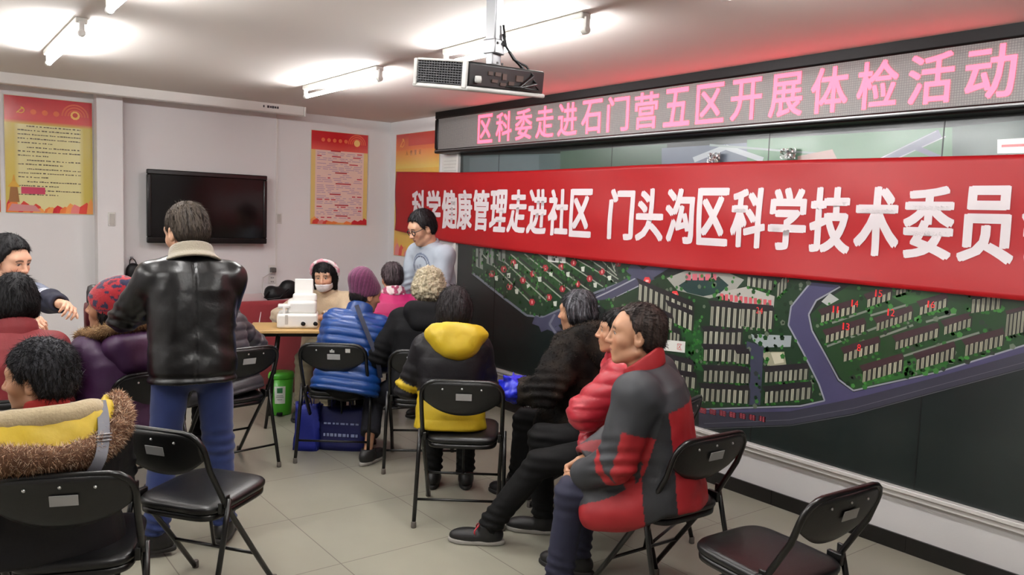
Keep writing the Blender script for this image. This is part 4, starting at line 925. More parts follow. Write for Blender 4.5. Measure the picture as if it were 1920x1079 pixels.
def make_chair():
    root = empty('folding_chair', (0, 0, 0))
    path = []
    for z in (0.012, 0.2, 0.40, 0.46, 0.52, 0.58, 0.64, 0.70):
        path.append((0.206 if z < 0.3 else 0.212, chair_y(z), z))
    for a in (0, 22, 45, 68, 90):
        x = 0.212 - 0.075 + 0.075 * math.cos(math.radians(a))
        z = 0.715 + 0.075 * math.sin(math.radians(a))
        path.append((x, chair_y(z), z))
    full = path + [(-x, y, z) for x, y, z in path[::-1]]
    MB().tube(full, 0.0115, 10).build('frame', CHM, root, smooth=True)
    for s in (-1, 1):
        lg = MB().tube([(s * 0.226, -0.105, 0.50), (s * 0.229, -0.14, 0.36), (s * 0.234, -0.235, 0.012)], 0.0112, 10).build('rear_leg', CHM, root, smooth=True)
        MB().lathe([(0.013, 0.0), (0.0145, 0.004), (0.0135, 0.03), (0.0115, 0.034)], (s * 0.234, -0.233, 0.0), 12).build('foot_cap', RUB, lg, smooth=True)
        MB().lathe([(0.013, 0.0), (0.0145, 0.004), (0.0135, 0.03), (0.0115, 0.034)], (s * 0.206, 0.242, 0.0), 12).build('foot_cap', RUB, root, smooth=True)
        MB().box((s * 0.2, -0.10, 0.462), (0.02, 0.06, 0.045)).box((s * 0.218, -0.11, 0.49), (0.012, 0.03, 0.05)).build('hinge', CHM, root, bevel=0.004)
    MB().tube([(-0.231, -0.192, 0.14), (0.231, -0.192, 0.14)], 0.0075, 8).build('rear_crossbar', CHM, root, smooth=True)
    MB().tube([(-0.207, chair_y(0.19), 0.19), (0.207, chair_y(0.19), 0.19)], 0.0075, 8).build('front_crossbar', CHM, root, smooth=True)
    MB().tube([(0.0, chair_y(0.19), 0.19), (0.0, 0.06, 0.41)], 0.007, 8).build('strut', CHM, root, smooth=True)

    def outline(sx, sy, cy, n=44, e=5.0):
        return [(sx * math.copysign(abs(math.cos(2 * PI * k / n)) ** (2 / e), math.cos(2 * PI * k / n)), cy + sy * math.copysign(abs(math.sin(2 * PI * k / n)) ** (2 / e), math.sin(2 * PI * k / n))) for k in range(n)]

    def pad(levels, tilt=0.03):
        rg = []
        for sc, z in levels:
            rg.append([(x, y, z + tilt * (y - 0.03)) for x, y in outline(0.19 * sc, 0.205 * sc, 0.04)])
        return MB().rings(rg)
    pad([(0.95, 0.438), (1.0, 0.443), (1.02, 0.452), (1.02, 0.462), (0.99, 0.471), (0.9, 0.477), (0.7, 0.482), (0.4, 0.484), (0.1, 0.485)]).build('seat', CHB, root, smooth=True)
    pad([(0.93, 0.412), (0.985, 0.415), (0.99, 0.42), (0.99, 0.437), (0.95, 0.4395)]).build('seat_pan', CHM, root, smooth=True)
    m = MB()
    nu, nv = 28, 10

    def back(u, v):
        q = 2 * u - 1
        zt = 0.787 - 0.03 * abs(q) ** 6
        zb = 0.60 + 0.085 * abs(q) ** 2.2
        z = zb + (zt - zb) * v
        x = q * 0.203
        return (x, chair_y(z) - 0.02 * (1 - q * q) - 0.002 - 0.01 * math.sin(PI * v) * 0.5, z)
    m.sheet(nu, nv, lambda u, v: back(1 - u, v), (0, 0.011, 0.003)).build('backrest', CHP, root, smooth=True)
    m.__init__()
    y = back(0.5, 0.65)[1] - 0.004
    MB().box((0.01, y, 0.712), (0.082, 0.003, 0.038), Matrix.Rotation(0.25, 3, 'X')).build('asset_label', STK, root, bevel=0.001)
    for x, z in ((-0.1, 0.752), (0.1, 0.752), (0.0, 0.757)):
        yy = back((x / 0.203 + 1) / 2, 0.8)[1]
        MB().lathe([(0.0, -0.003), (0.0045, -0.0022), (0.006, 0.001)], (x, yy - 0.003, z), 10, 'y').build('rivet', BRIGHT, root, smooth=True)
    return root


CHAIRS = {}
_proto = None


def place_chair(key, x, y, ang, label):
    """ang = the way the chair faces, degrees from +X."""
    global _proto
    if _proto is None:
        _proto = make_chair()
        c = _proto
    else:
        c = copy_tree(_proto)
    c.location = (x, y, 0)
    c.rotation_euler = (0, 0, math.radians(ang - 90))
    tag(c, label, 'chair', 'black folding chairs')
    CHAIRS[key] = c
    return c


place_chair('f', -1.64, -3.94, 53, 'black folding chair under the person in black and yellow jacket, blank label on its back')
place_chair('a', -3.60, -4.49, 70, 'black folding chair cut by the lower left corner, under the fur hooded coat')
place_chair('b', -3.113, -4.172, 36, 'empty black folding chair just behind the man in the leather jacket')
place_chair('c', -2.46, -2.48, 99, 'black folding chair left of the green bin, under the grey quilted coat')
place_chair('d', -1.75, -2.60, 54, 'black folding chair under the person in blue puffer and purple beanie')
place_chair('e', -1.37, -3.06, 58, 'black folding chair under the white curly haired person in black coat')
place_chair('h', -1.46, -5.24, 88, 'black folding chair under the person in red and grey jacket')
place_chair('i', -1.60, -5.90, 87, 'empty black folding chair nearest the lower right of the photo')
place_chair('k', -0.98, -4.22, 112, 'black folding chair hidden under the brown fur coat by the map board')
place_chair('m', -1.16, -4.78, 110, 'black folding chair under the person in pinkish red puffer jacket')
place_chair('j', -3.12, -2.98, 105, 'black folding chair behind the purple coat, beside the leather jacket man')
place_chair('n', -3.66, -3.35, 80, 'black folding chair under the dark haired person in the red jacket')
place_chair('o', -1.22, -1.24, 240, 'black folding chair behind the wooden table, under the masked person')
place_chair('p', -0.99, -2.00, 75, 'black folding chair under the magenta sweater at the far end of the table')

for _x, _z, _w, _h in ((0.10, 0.755, 0.03, 0.026), (0.0, 0.748, 0.03, 0.016)):
    MB().box((_x, chair_y(_z) - 0.024, _z), (_w, 0.003, _h), Matrix.Rotation(0.25, 3, 'X')).build('paper_sticker', mat('worn_white_sticker', (196, 196, 192), 0.6), CHAIRS['d'])
# ------------------------------------------------------------------ smooth solids: distance functions meshed as one continuous surface
f32 = np.float32


def vv(*a):
    return np.array(a if len(a) > 1 else a[0], dtype=np.float64)


def unit(a):
    return a / (np.linalg.norm(a) + 1e-12)


def smin(ds, k):
    r = ds[0]
    for d in ds[1:]:
        h = np.clip(0.5 + 0.5 * (d - r) / k, 0, 1)
        r = d + (r - d) * h - k * h * (1 - h)
    return r


def smax(a, b, k):
    return -smin([-a, -b], k)


def cap(a, b, ra, rb, flat=None):
    """Tapered capsule; flat = (axis, factor) squeezes it along one axis."""
    a, b = vv(a), vv(b)
    ab = b - a
    L2 = float(ab @ ab) + 1e-12

    def f(P):
        Q = P - a
        t = np.clip(Q @ ab / L2, 0, 1)
        E = Q - t[:, None] * ab
        if flat is not None:
            ax, k = flat
            c = E @ ax
            E = E + c[:, None] * (1.0 / k - 1.0) * ax
            return (np.sqrt((E * E).sum(1)) - (ra + (rb - ra) * t)) * min(1.0, k)
        return np.sqrt((E * E).sum(1)) - (ra + (rb - ra) * t)
    return f


def ell(c, r, R=None):
    c, r = vv(c), vv(r)
    m = float(min(r))

    def f(P):
        Q = P - c
        if R is not None:
            Q = Q @ R
        k0 = np.sqrt(((Q / r) ** 2).sum(1))
        k1 = np.sqrt(((Q / (r * r)) ** 2).sum(1))
        return np.where(k0 < 1e-4, -m, k0 * (k0 - 1.0) / np.maximum(k1, 1e-6))
    return f


def loft(o, R, prof, e=2.3):
    """Solid along the frame's third axis: prof rows (t, half width, front depth, back depth, forward offset)."""
    o = vv(o)
    A = np.array(prof, dtype=np.float64)

    def f(P):
        Q = (P - o) @ R
        t = Q[:, 2]
        tc = np.clip(t, A[0, 0], A[-1, 0])
        rx = np.interp(tc, A[:, 0], A[:, 1])
        rf = np.interp(tc, A[:, 0], A[:, 2])
        rb = np.interp(tc, A[:, 0], A[:, 3])
        of = np.interp(tc, A[:, 0], A[:, 4])
        y = Q[:, 1] - of
        ry = np.where(y > 0, rf, rb)
        k = (np.abs(Q[:, 0] / rx) ** e + np.abs(y / ry) ** e + 1e-9) ** (1.0 / e)
        d = (k - 1.0) * np.minimum(rx, ry)
        dz = np.maximum(A[0, 0] - t, t - A[-1, 0])
        return smax(d, dz, 0.03)
    return f


def surfnet(f, lo, hi, h, B=6):
    """Naive surface nets over a box, evaluated only in blocks near the surface. Returns vertices and quads."""
    lo, hi = vv(lo), vv(hi)
    nb = np.maximum(1, np.ceil((hi - lo) / (h * B)).astype(int))
    n = nb * B + 1
    ii = np.stack(np.meshgrid(*[np.arange(q) for q in nb], indexing='ij'), -1).reshape(-1, 3)
    dc = f(lo + (ii + 0.5) * B * h)
    act = np.abs(dc) < B * h * 1.45
    vol = np.ones(n, dtype=f32)
    big = np.where(dc < 0, -1.0, 1.0).reshape(nb).repeat(B, 0).repeat(B, 1).repeat(B, 2)
    vol[:-1, :-1, :-1] = big
    a = ii[act]
    if not len(a):
        return np.zeros((0, 3)), np.zeros((0, 4), int)
    loc = np.stack(np.meshgrid(*[np.arange(B + 1)] * 3, indexing='ij'), -1).reshape(-1, 3)
    for s in range(0, len(a), 4000):
        g = (a[s:s + 4000, None, :] * B + loc[None]).reshape(-1, 3)
        vol[g[:, 0], g[:, 1], g[:, 2]] = f(lo + g * h)
    sg = vol < 0
    cnt = np.zeros(n - 1, dtype=np.int8)
    CO = [(i, j, k) for i in (0, 1) for j in (0, 1) for k in (0, 1)]
    for i, j, k in CO:
        cnt += sg[i:n[0] - 1 + i, j:n[1] - 1 + j, k:n[2] - 1 + k]
    cells = np.argwhere((cnt > 0) & (cnt < 8))
    val = np.stack([vol[cells[:, 0] + i, cells[:, 1] + j, cells[:, 2] + k] for i, j, k in CO], 1)
    C = np.array(CO, float)
    pos = np.zeros((len(cells), 3))
    num = np.zeros(len(cells))
    for p in range(8):
        for q in range(p + 1, 8):
            if np.abs(C[p] - C[q]).sum() == 1:
                va, vb = val[:, p], val[:, q]
                m = (va < 0) != (vb < 0)
                t = np.where(m, va / np.where(m, va - vb, 1), 0)
                pos += m[:, None] * (C[p] + t[:, None] * (C[q] - C[p]))
                num += m
    V = lo + (cells + pos / num[:, None]) * h
    idx = -np.ones(n - 1, dtype=np.int64)
    idx[cells[:, 0], cells[:, 1], cells[:, 2]] = np.arange(len(cells))
    Fs = []
    for ax in range(3):
        u, w = (ax + 1) % 3, (ax + 2) % 3
        sl0 = [slice(None)] * 3
        sl1 = [slice(None)] * 3
        sl0[ax] = slice(0, n[ax] - 1)
        sl1[ax] = slice(1, n[ax])
        cr = sg[tuple(sl0)] != sg[tuple(sl1)]
        e = np.argwhere(cr)
        e = e[(e[:, u] > 0) & (e[:, w] > 0) & (e[:, u] < n[u] - 1) & (e[:, w] < n[w] - 1)]
        if not len(e):
            continue
        ins = sg[e[:, 0], e[:, 1], e[:, 2]]
        q = []
        for du, dw in ((-1, -1), (0, -1), (0, 0), (-1, 0)):
            c = e.copy()
            c[:, u] += du
            c[:, w] += dw
            q.append(idx[c[:, 0], c[:, 1], c[:, 2]])
        q = np.stack(q, 1)
        q[~ins] = q[~ins][:, ::-1]
        Fs.append(q[(q >= 0).all(1)])
    return V, np.concatenate(Fs)


def normals(V, F):
    nf = np.cross(V[F[:, 2]] - V[F[:, 0]], V[F[:, 3]] - V[F[:, 1]])
    N = np.zeros_like(V)
    for i in range(4):
        np.add.at(N, F[:, i], nf)
    return N / (np.linalg.norm(N, axis=1, keepdims=True) + 1e-12)


_rng = np.random.RandomState(5)
_LAT = _rng.rand(32, 32, 32).astype(f32)


def noise(P, s):
    """Value noise in -1..1."""
    Q = P * s
    i = np.floor(Q).astype(int)
    t = Q - i
    t = t * t * (3 - 2 * t)
    r = 0
    for a in (0, 1):
        for b in (0, 1):
            for c in (0, 1):
                w = (t[:, 0] if a else 1 - t[:, 0]) * (t[:, 1] if b else 1 - t[:, 1]) * (t[:, 2] if c else 1 - t[:, 2])
                r = r + w * _LAT[(i[:, 0] + a) % 32, (i[:, 1] + b) % 32, (i[:, 2] + c) % 32]
    return r * 2 - 1


def solid(name, f, lo, hi, h, material, root, disp=None, col=None, kind=None, relax=1):
    """Mesh a distance function as an object under a person (points relative to the person's place)."""
    V, F = surfnet(f, lo, hi, h)
    if not len(V):
        return None
    for _ in range(relax):
        S = np.zeros_like(V)
        c = np.zeros(len(V))
        for i in range(4):
            np.add.at(S, F[:, i], V[F[:, (i + 1) % 4]] + V[F[:, (i + 3) % 4]])
            np.add.at(c, F[:, i], 2)
        V = 0.45 * V + 0.55 * S / np.maximum(c, 1)[:, None]
    if disp is not None:
        V = V + normals(V, F) * disp(V)[:, None]
    cols = None
    if col is not None:
        cols = col(V)
    o = link_mesh(name, V - root_base(root), F, material, root, True, cols)
    if kind:
        o['kind'] = kind
    return o


def root_base(root):
    b = np.zeros(3)
    while root is not None:
        b = b + vv(root.location)
        root = root.parent
    return b


def box_of(pts, pad):
    A = np.array(pts)
    return A.min(0) - pad, A.max(0) + pad


def rot(axis, deg):
    a = math.radians(deg)
    c, s = math.cos(a), math.sin(a)
    return np.array({'x': ((1, 0, 0), (0, c, -s), (0, s, c)), 'y': ((c, 0, s), (0, 1, 0), (-s, 0, c)), 'z': ((c, -s, 0), (s, c, 0), (0, 0, 1))}[axis], float)


# ------------------------------------------------------------------ people
SKIN = mat('skin', (255, 255, 255), 0.5, var=0.05, scale=60, attr=True, bump=0.03, bscale=220)
HAIR = mat('hair', (255, 255, 255), 0.62, spec=0.3, var=0.35, scale=40, attr=True, bump=0.25, bscale=90, stretch=(1, 1, 0.25))
SK = dict(fair=(192, 148, 120), tan=(172, 124, 94), old=(178, 132, 102), dim=(140, 96, 74))


def ik(a, b, l1, l2, hint):
    d = b - a
    L = np.linalg.norm(d)
    if L > (l1 + l2) * 0.999:
        b = a + d / L * (l1 + l2) * 0.999
        d = b - a
        L = np.linalg.norm(d)
    x = (l1 * l1 - l2 * l2 + L * L) / (2 * L)
    h = math.sqrt(max(0.0, l1 * l1 - x * x))
    u = d / L
    n = hint - u * (hint @ u)
    return a + u * x + unit(n) * h, b


class Pose:
    def __init__(self, x, y, ang, pz=0.53, lean=5, side=0, twist=0, S=1.0, head=(0, 0, 0), hand_l=None, hand_r=None, elb_l=(-0.6, -0.4, -0.6), elb_r=(0.6, -0.4, -0.6),
                 foot_l=(-0.10, 0.42, 0.0), foot_r=(0.10, 0.42, 0.0), knee_l=(0, 1, 0.7), knee_r=(0, 1, 0.7), hunch=0.03, sh=0.175, neck=0.09, hs=1.0, toe_l=0, toe_r=0, leg=0.42, shd=0.082):
        a = math.radians(ang)
        self.S = S
        self.fw = vv(math.cos(a), math.sin(a), 0)
        self.rt = vv(math.sin(a), -math.cos(a), 0)
        self.zz = vv(0, 0, 1.0)
        self.F0 = np.stack([self.rt, self.fw, self.zz], 1)
        self.base = vv(x, y, 0)
        self.pel = vv(x, y, pz)
        T = rot('y', side) @ rot('x', -lean)
        self.T = self.F0 @ T @ rot('z', twist)           # torso frame: right, forward, up
        r, f, u = self.T.T
        self.nk = self.pel + u * 0.50 * S + f * hunch
        self.chest = self.pel + u * 0.36 * S
        self.shL = self.nk - u * shd * S - r * sh * S - f * 0.01
        self.shR = self.nk - u * shd * S + r * sh * S - f * 0.01
        hy, hp, hr = head
        self.Hd = self.F0 @ rot('z', hy) @ rot('x', -hp) @ rot('y', hr)
        hu = unit(u * 0.55 + self.Hd[:, 2] * 0.45)
        self.hs = hs * S
        self.hd = self.nk + hu * (neck + 0.055) * S + self.Hd[:, 1] * 0.028 * S
        self.local = lambda p: vv(p[1:]) if p[0] == 'w' else self.base + self.F0 @ vv(p)
        la, lb = 0.285 * S, 0.25 * S
        hl = self.local(hand_l if hand_l is not None else (-0.17, 0.34, pz + 0.1))
        hr_ = self.local(hand_r if hand_r is not None else (0.17, 0.34, pz + 0.1))
        self.elL, self.wrL = ik(self.shL, hl, la, lb, self.F0 @ vv(elb_l))
        self.elR, self.wrR = ik(self.shR, hr_, la, lb, self.F0 @ vv(elb_r))
        self.hipL = self.pel + self.rt * -0.09 * S
        self.hipR = self.pel + self.rt * 0.09 * S
        self.knL, self.anL = ik(self.hipL, self.local(foot_l) + self.zz * 0.085, leg * S, leg * 0.98 * S, self.F0 @ vv(knee_l))
        self.knR, self.anR = ik(self.hipR, self.local(foot_r) + self.zz * 0.085, leg * S, leg * 0.98 * S, self.F0 @ vv(knee_r))
        self.toes = {}
        for s, an, to in (('L', self.anL, toe_l), ('R', self.anR, toe_r)):
            d = self.fw * math.cos(math.radians(to)) + self.rt * math.sin(math.radians(to))
            self.toes[s] = d
        self.hands = {}

    def hw(self, p):
        """A point of the head's own frame (right, forward, up) in the world."""
        return self.hd + self.Hd @ (vv(p) * self.hs)


def head_sdf(p, female=False, old=False):
    g = p.hw
    R = p.Hd
    s = p.hs

    def E(c, r):
        return ell(g(c), vv(r) * s, R)

    def K(a, b, ra, rb):
        return cap(g(a), g(b), ra * s, rb * s)
    jw = 0.050 if female else 0.055
    soft = [E((0, -0.018, 0.035), (0.074, 0.094, 0.085)), E((0, 0.03, 0.01), (0.066, 0.06, 0.082)), E((0, 0.03, -0.045), (0.054, 0.06, 0.066)),
            K((-jw, -0.005, -0.065), (-0.012, 0.068, -0.098), 0.016, 0.017), K((jw, -0.005, -0.065), (0.012, 0.068, -0.098), 0.016, 0.017),
            E((-0.04, 0.056, -0.022), (0.024, 0.024, 0.024)), E((0.04, 0.056, -0.022), (0.024, 0.024, 0.024)),
            K((-0.04, 0.066, 0.034), (0.04, 0.066, 0.034), 0.016, 0.016), E((0, 0.072, -0.058), (0.026, 0.02, 0.022))]
    neck_ = cap(g((0, -0.028, -0.06)), p.nk - p.T[:, 2] * 0.03, 0.052 * s, 0.062 * s)
    nose = [K((0, 0.086, 0.018), (0, 0.104, -0.022), 0.008, 0.0115), E((0, 0.106, -0.026), (0.012, 0.012, 0.010)), E((-0.013, 0.094, -0.029), (0.009, 0.012, 0.008)), E((0.013, 0.094, -0.029), (0.009, 0.012, 0.008))]
    lips = [K((-0.02, 0.083, -0.057), (0.0, 0.092, -0.0545), 0.0045, 0.006), K((0.02, 0.083, -0.057), (0.0, 0.092, -0.0545), 0.0045, 0.006), K((-0.017, 0.083, -0.064), (0.017, 0.083, -0.064), 0.006, 0.006), E((0, 0.087, -0.066), (0.014, 0.007, 0.006))]
    sock = [E((-0.031, 0.092, 0.008), (0.018, 0.012, 0.011)), E((0.031, 0.092, 0.008), (0.018, 0.012, 0.011))]
    eyes = [E((-0.031, 0.073, 0.008), (0.0125, 0.0125, 0.0125)), E((0.031, 0.073, 0.008), (0.0125, 0.0125, 0.0125))]
    lids = [K((-0.043, 0.079, 0.014), (-0.019, 0.083, 0.015), 0.005, 0.005), K((0.043, 0.079, 0.014), (0.019, 0.083, 0.015), 0.005, 0.005)]
    ears = [E((-0.075, -0.012, -0.008), (0.010, 0.021, 0.032)), E((0.075, -0.012, -0.008), (0.010, 0.021, 0.032)), E((-0.075, -0.004, -0.03), (0.008, 0.012, 0.014)), E((0.075, -0.004, -0.03), (0.008, 0.012, 0.014))]
    conch = [E((-0.087, -0.006, -0.006), (0.008, 0.011, 0.017)), E((0.087, -0.006, -0.006), (0.008, 0.011, 0.017))]

    def f(P):
        d = smin([q(P) for q in soft], 0.022 * s)
        d = smin([d, neck_(P)], 0.03 * s)
        for q in sock:
            d = smax(d, -q(P), 0.008 * s)
        d = np.minimum(d, smin([q(P) for q in eyes], 0.002))
        d = smin([d] + [q(P) for q in lids], 0.004 * s)
        d = smin([d, smin([q(P) for q in nose], 0.008 * s)], 0.010 * s)
        d = smin([d, smin([q(P) for q in lips], 0.003 * s)], 0.004 * s)
        e = smin([q(P) for q in ears], 0.012 * s)
        for q in conch:
            e = smax(e, -q(P), 0.004 * s)
        return smin([d, e], 0.006 * s)
    return f


def hand_frame(p, side):
    w, el = (p.wrL, p.elL) if side == 'L' else (p.wrR, p.elR)
    return w, unit(w - el)


def hand_sdf(p, side, curl=35, palm=None, spread=6, bend=0.0, thumb=35, aim=None):
    """Palm, five jointed fingers of unequal length, thumb from the side of the palm. palm = direction the palm faces (local frame)."""
    w, d = hand_frame(p, side)
    if aim is not None:
        d = unit(p.F0 @ vv(aim))
    n = p.F0 @ vv(palm if palm is not None else (0, 0, -1))
    n = unit(n - d * (n @ d))
    s = np.cross(d, n)                                   # across the palm
    s = s if side == 'L' else -s                          # s points to the thumb side
    k = 0.94 * p.S
    fs = []
    pts = [w]
    kn = []
    for i, (o, l) in enumerate(((0.032, 0.087), (0.011, 0.091), (-0.011, 0.086), (-0.030, 0.076))):
        b = w + (s * o * 0.7 + d * 0.012) * k
        e = w + (s * o + d * l) * k
        kn.append(e)
        fs.append(cap(b, e, 0.0145 * k, 0.0115 * k))
    fs.append(cap(w + (s * 0.012 + d * 0.012) * k, w + (s * 0.03 + d * 0.045 + n * 0.008) * k, 0.017 * k, 0.016 * k))
    palmf = lambda P: smin([q(P) for q in fs], 0.016 * k)
    fin = []
    for i, (o, L) in enumerate(((0, 1.0), (1, 1.1), (2, 1.03), (3, 0.82))):
        a = kn[i]
        ang = (1.5 - i) * spread * 0.5
        c = curl * (1.0 + 0.12 * i)
        prev = a
        dir0 = d * math.cos(math.radians(ang)) + s * math.sin(math.radians(ang))
        tot = 0
        for j, (ln, r0, r1) in enumerate(((0.043, 0.0098, 0.0088), (0.026, 0.0088, 0.008), (0.021, 0.008, 0.0066))):
            tot += c * (0.8, 1.0, 0.7)[j]
            dd = dir0 * math.cos(math.radians(tot)) + n * math.sin(math.radians(tot))
            nx = prev + dd * ln * L * k
            fin.append(cap(prev, nx, r0 * k, r1 * k))
            prev = nx
            pts.append(nx)
    t0 = w + (s * 0.026 + d * 0.03) * k
    td = unit(d * math.cos(math.radians(thumb + 12)) + s * math.sin(math.radians(thumb + 12)) + n * 0.35)
    t1 = t0 + td * 0.042 * k
    td2 = unit(td + d * 0.5 + n * 0.25 - s * 0.25)
    t2 = t1 + td2 * 0.032 * k
    t3 = t2 + unit(td2 + d * 0.3 + n * 0.25) * 0.024 * k
    th = [cap(t0, t1, 0.0145 * k, 0.011 * k), cap(t1, t2, 0.011 * k, 0.0098 * k), cap(t2, t3, 0.0098 * k, 0.0075 * k)]
    pts += [t1, t2, t3] + kn

    def f(P):
        a = palmf(P)
        g = np.minimum.reduce([smin([q(P) for q in fin[3 * i:3 * i + 3]], 0.004) for i in range(4)])
        t = smin([q(P) for q in th], 0.006)
        return smin([smin([a, g], 0.007), t], 0.010)
    return f, pts


BODY_RES = 0.011


def body(p, root_name, label, skin='old', hands={}, female=False, face=0.0042, lips=(158, 92, 84), brow=(40, 32, 30), iris=(30, 22, 18), bodyslim=0.8, feet=True, cat='person', group=None, blush=0.0, smile=False):
    """The person's body as one mesh and the top-level object: head with face, neck, trunk, limbs, hands."""
    S = p.S
    hf = head_sdf(p, female)
    hnd = {}
    for sd in 'LR':
        kw = dict(hands.get(sd, {}))
        hnd[sd] = hand_sdf(p, sd, **kw)
    b = bodyslim
    tr = loft(p.pel, p.T, [(-0.10, 0.10 * b, 0.08 * b, 0.09 * b, 0), (0.0, 0.155 * b, 0.10 * b, 0.11 * b, 0), (0.2, 0.14 * b, 0.10 * b, 0.09 * b, 0.0), (0.36 * S, 0.16 * b, 0.11 * b, 0.10 * b, 0.01), (0.45 * S, 0.14 * b, 0.08 * b, 0.09 * b, 0.02), (0.5 * S, 0.06, 0.05, 0.05, 0.03)])
    limbs = [cap(p.shL, p.elL, 0.045 * b, 0.036 * b), cap(p.elL, p.wrL, 0.038 * b, 0.026), cap(p.shR, p.elR, 0.045 * b, 0.036 * b), cap(p.elR, p.wrR, 0.038 * b, 0.026),
             cap(p.hipL, p.knL, 0.085 * b, 0.055 * b), cap(p.knL, p.anL, 0.055 * b, 0.035 * b), cap(p.hipR, p.knR, 0.085 * b, 0.055 * b), cap(p.knR, p.anR, 0.055 * b, 0.035 * b),
             cap(p.nk - p.T[:, 2] * 0.05, p.shL, 0.04, 0.045 * b), cap(p.nk - p.T[:, 2] * 0.05, p.shR, 0.04, 0.045 * b)]
    if feet:
        for s_, an in (('L', p.anL), ('R', p.anR)):
            t = p.toes[s_]
            limbs.append(cap(an - vv(0, 0, 0.05) - t * 0.02, an - vv(0, 0, 0.058) + t * 0.12, 0.026, 0.02))

    def rest(P):
        d = smin([tr(P)] + [q(P) for q in limbs], 0.03)
        d = smin([d, cap(p.hw((0, -0.028, -0.06)), p.nk - p.T[:, 2] * 0.03, 0.052 * p.hs, 0.062 * p.hs)(P)], 0.02)
        return d

    def full(P):
        return smin([rest(P), hf(P)], 0.01)
    # head window
    Vs, Fs, k = [], [], 0
    hlo, hhi = box_of([p.hw(q) for q in ((-0.1, -0.12, -0.12), (0.1, 0.13, 0.13), (-0.1, 0.13, -0.13), (0.1, -0.12, 0.13), (0, 0, -0.14))] + [p.nk], 0.02)
    wins = [(hlo, hhi, face, full)]
    for sd in 'LR':
        fh, pts = hnd[sd]
        w, d = hand_frame(p, sd)
        el = p.elL if sd == 'L' else p.elR
        wlo, whi = box_of(pts + [w - d * 0.06], 0.022)
        arm = cap(el, w, 0.038 * b, 0.026)
        wins.append((wlo, whi, 0.0042, (lambda fh_, arm_: (lambda P: smin([fh_(P), arm_(P)], 0.02)))(fh, arm)))
    allp = [p.pel, p.nk, p.shL, p.shR, p.elL, p.elR, p.wrL, p.wrR, p.knL, p.knR, p.anL, p.anR]
    lo, hi = box_of(allp, 0.17)
    V, F = surfnet(rest, lo, hi, BODY_RES)
    c = V[F].mean(1)
    keep = np.ones(len(F), bool)
    for a, b_, _, _ in wins:
        keep &= ~((c > a + 0.012) & (c < b_ - 0.012)).all(1)
    Vs.append(V)
    Fs.append(F[keep])
    k += len(V)
    for a, b_, h, fn in wins:
        V, F = surfnet(fn, a, b_, h)
        Vs.append(V)
        Fs.append(F + k)
        k += len(V)
    V, F = np.concatenate(Vs), np.concatenate(Fs)
    used = np.unique(F)
    rm = -np.ones(len(V), int)
    rm[used] = np.arange(len(used))
    V, F = V[used], rm[F]
    sk = np.array(lin(SK[skin] if isinstance(skin, str) else skin))
    L = (V - p.hd) @ p.Hd / p.hs
    col = np.tile(sk, (len(V), 1))
    x, y, z = np.abs(L[:, 0]), L[:, 1], L[:, 2]

    def blend(mask, rgb):
        m = np.clip(mask, 0, 1)[:, None]
        col[:] = col * (1 - m) + np.array(lin(rgb)) * m
    front = (y > 0.04)
    red = tuple(min(255, q * f_) for q, f_ in zip(SK[skin] if isinstance(skin, str) else skin, (1.0, 0.82, 0.78)))
    blend(0.55 * np.exp(-(((x - 0.042) / 0.02) ** 2 + ((z + 0.03) / 0.02) ** 2)) * front, red)
    blend(0.5 * np.exp(-((x / 0.014) ** 2 + ((z + 0.028) / 0.012) ** 2)) * (y > 0.09), red)
    blend(front * (y > 0.07) * np.clip(1.6 - ((x / 0.021) ** 2 + ((z + 0.0605) / 0.0085) ** 2) * 1.3, 0, 1), lips)
    blend(front * (y > 0.07) * (x < 0.02) * np.exp(-((z + 0.0595) / 0.0022) ** 2) * 0.8, (96, 48, 46))
    ew = front * (y > 0.074) * ((((x - 0.031) / 0.0125) ** 2 + ((z - 0.0075) / 0.0058) ** 2) < 1)
    blend(ew * 1.0, (206, 196, 188))
    blend(front * (y > 0.074) * ((((x - 0.031) / 0.0062) ** 2 + ((z - 0.0075) / 0.0062) ** 2) < 1), iris)
    blend(front * (y > 0.06) * (x > 0.017) * (x < 0.046) * np.exp(-((z - 0.0145) / 0.0028) ** 2) * 0.85, brow)
    zb = 0.031 - 0.25 * (x - 0.028) ** 2 / 0.02
    blend(front * (x > 0.012) * (x < 0.05) * np.clip(1.4 - ((z - zb) / 0.0055) ** 2, 0, 1) * 0.8, brow)
    o = link_mesh(root_name, V - p.base, F, SKIN, None, True, col, loc=tuple(p.base))
    tag(o, label, cat, group)
    p.root = o
    return o


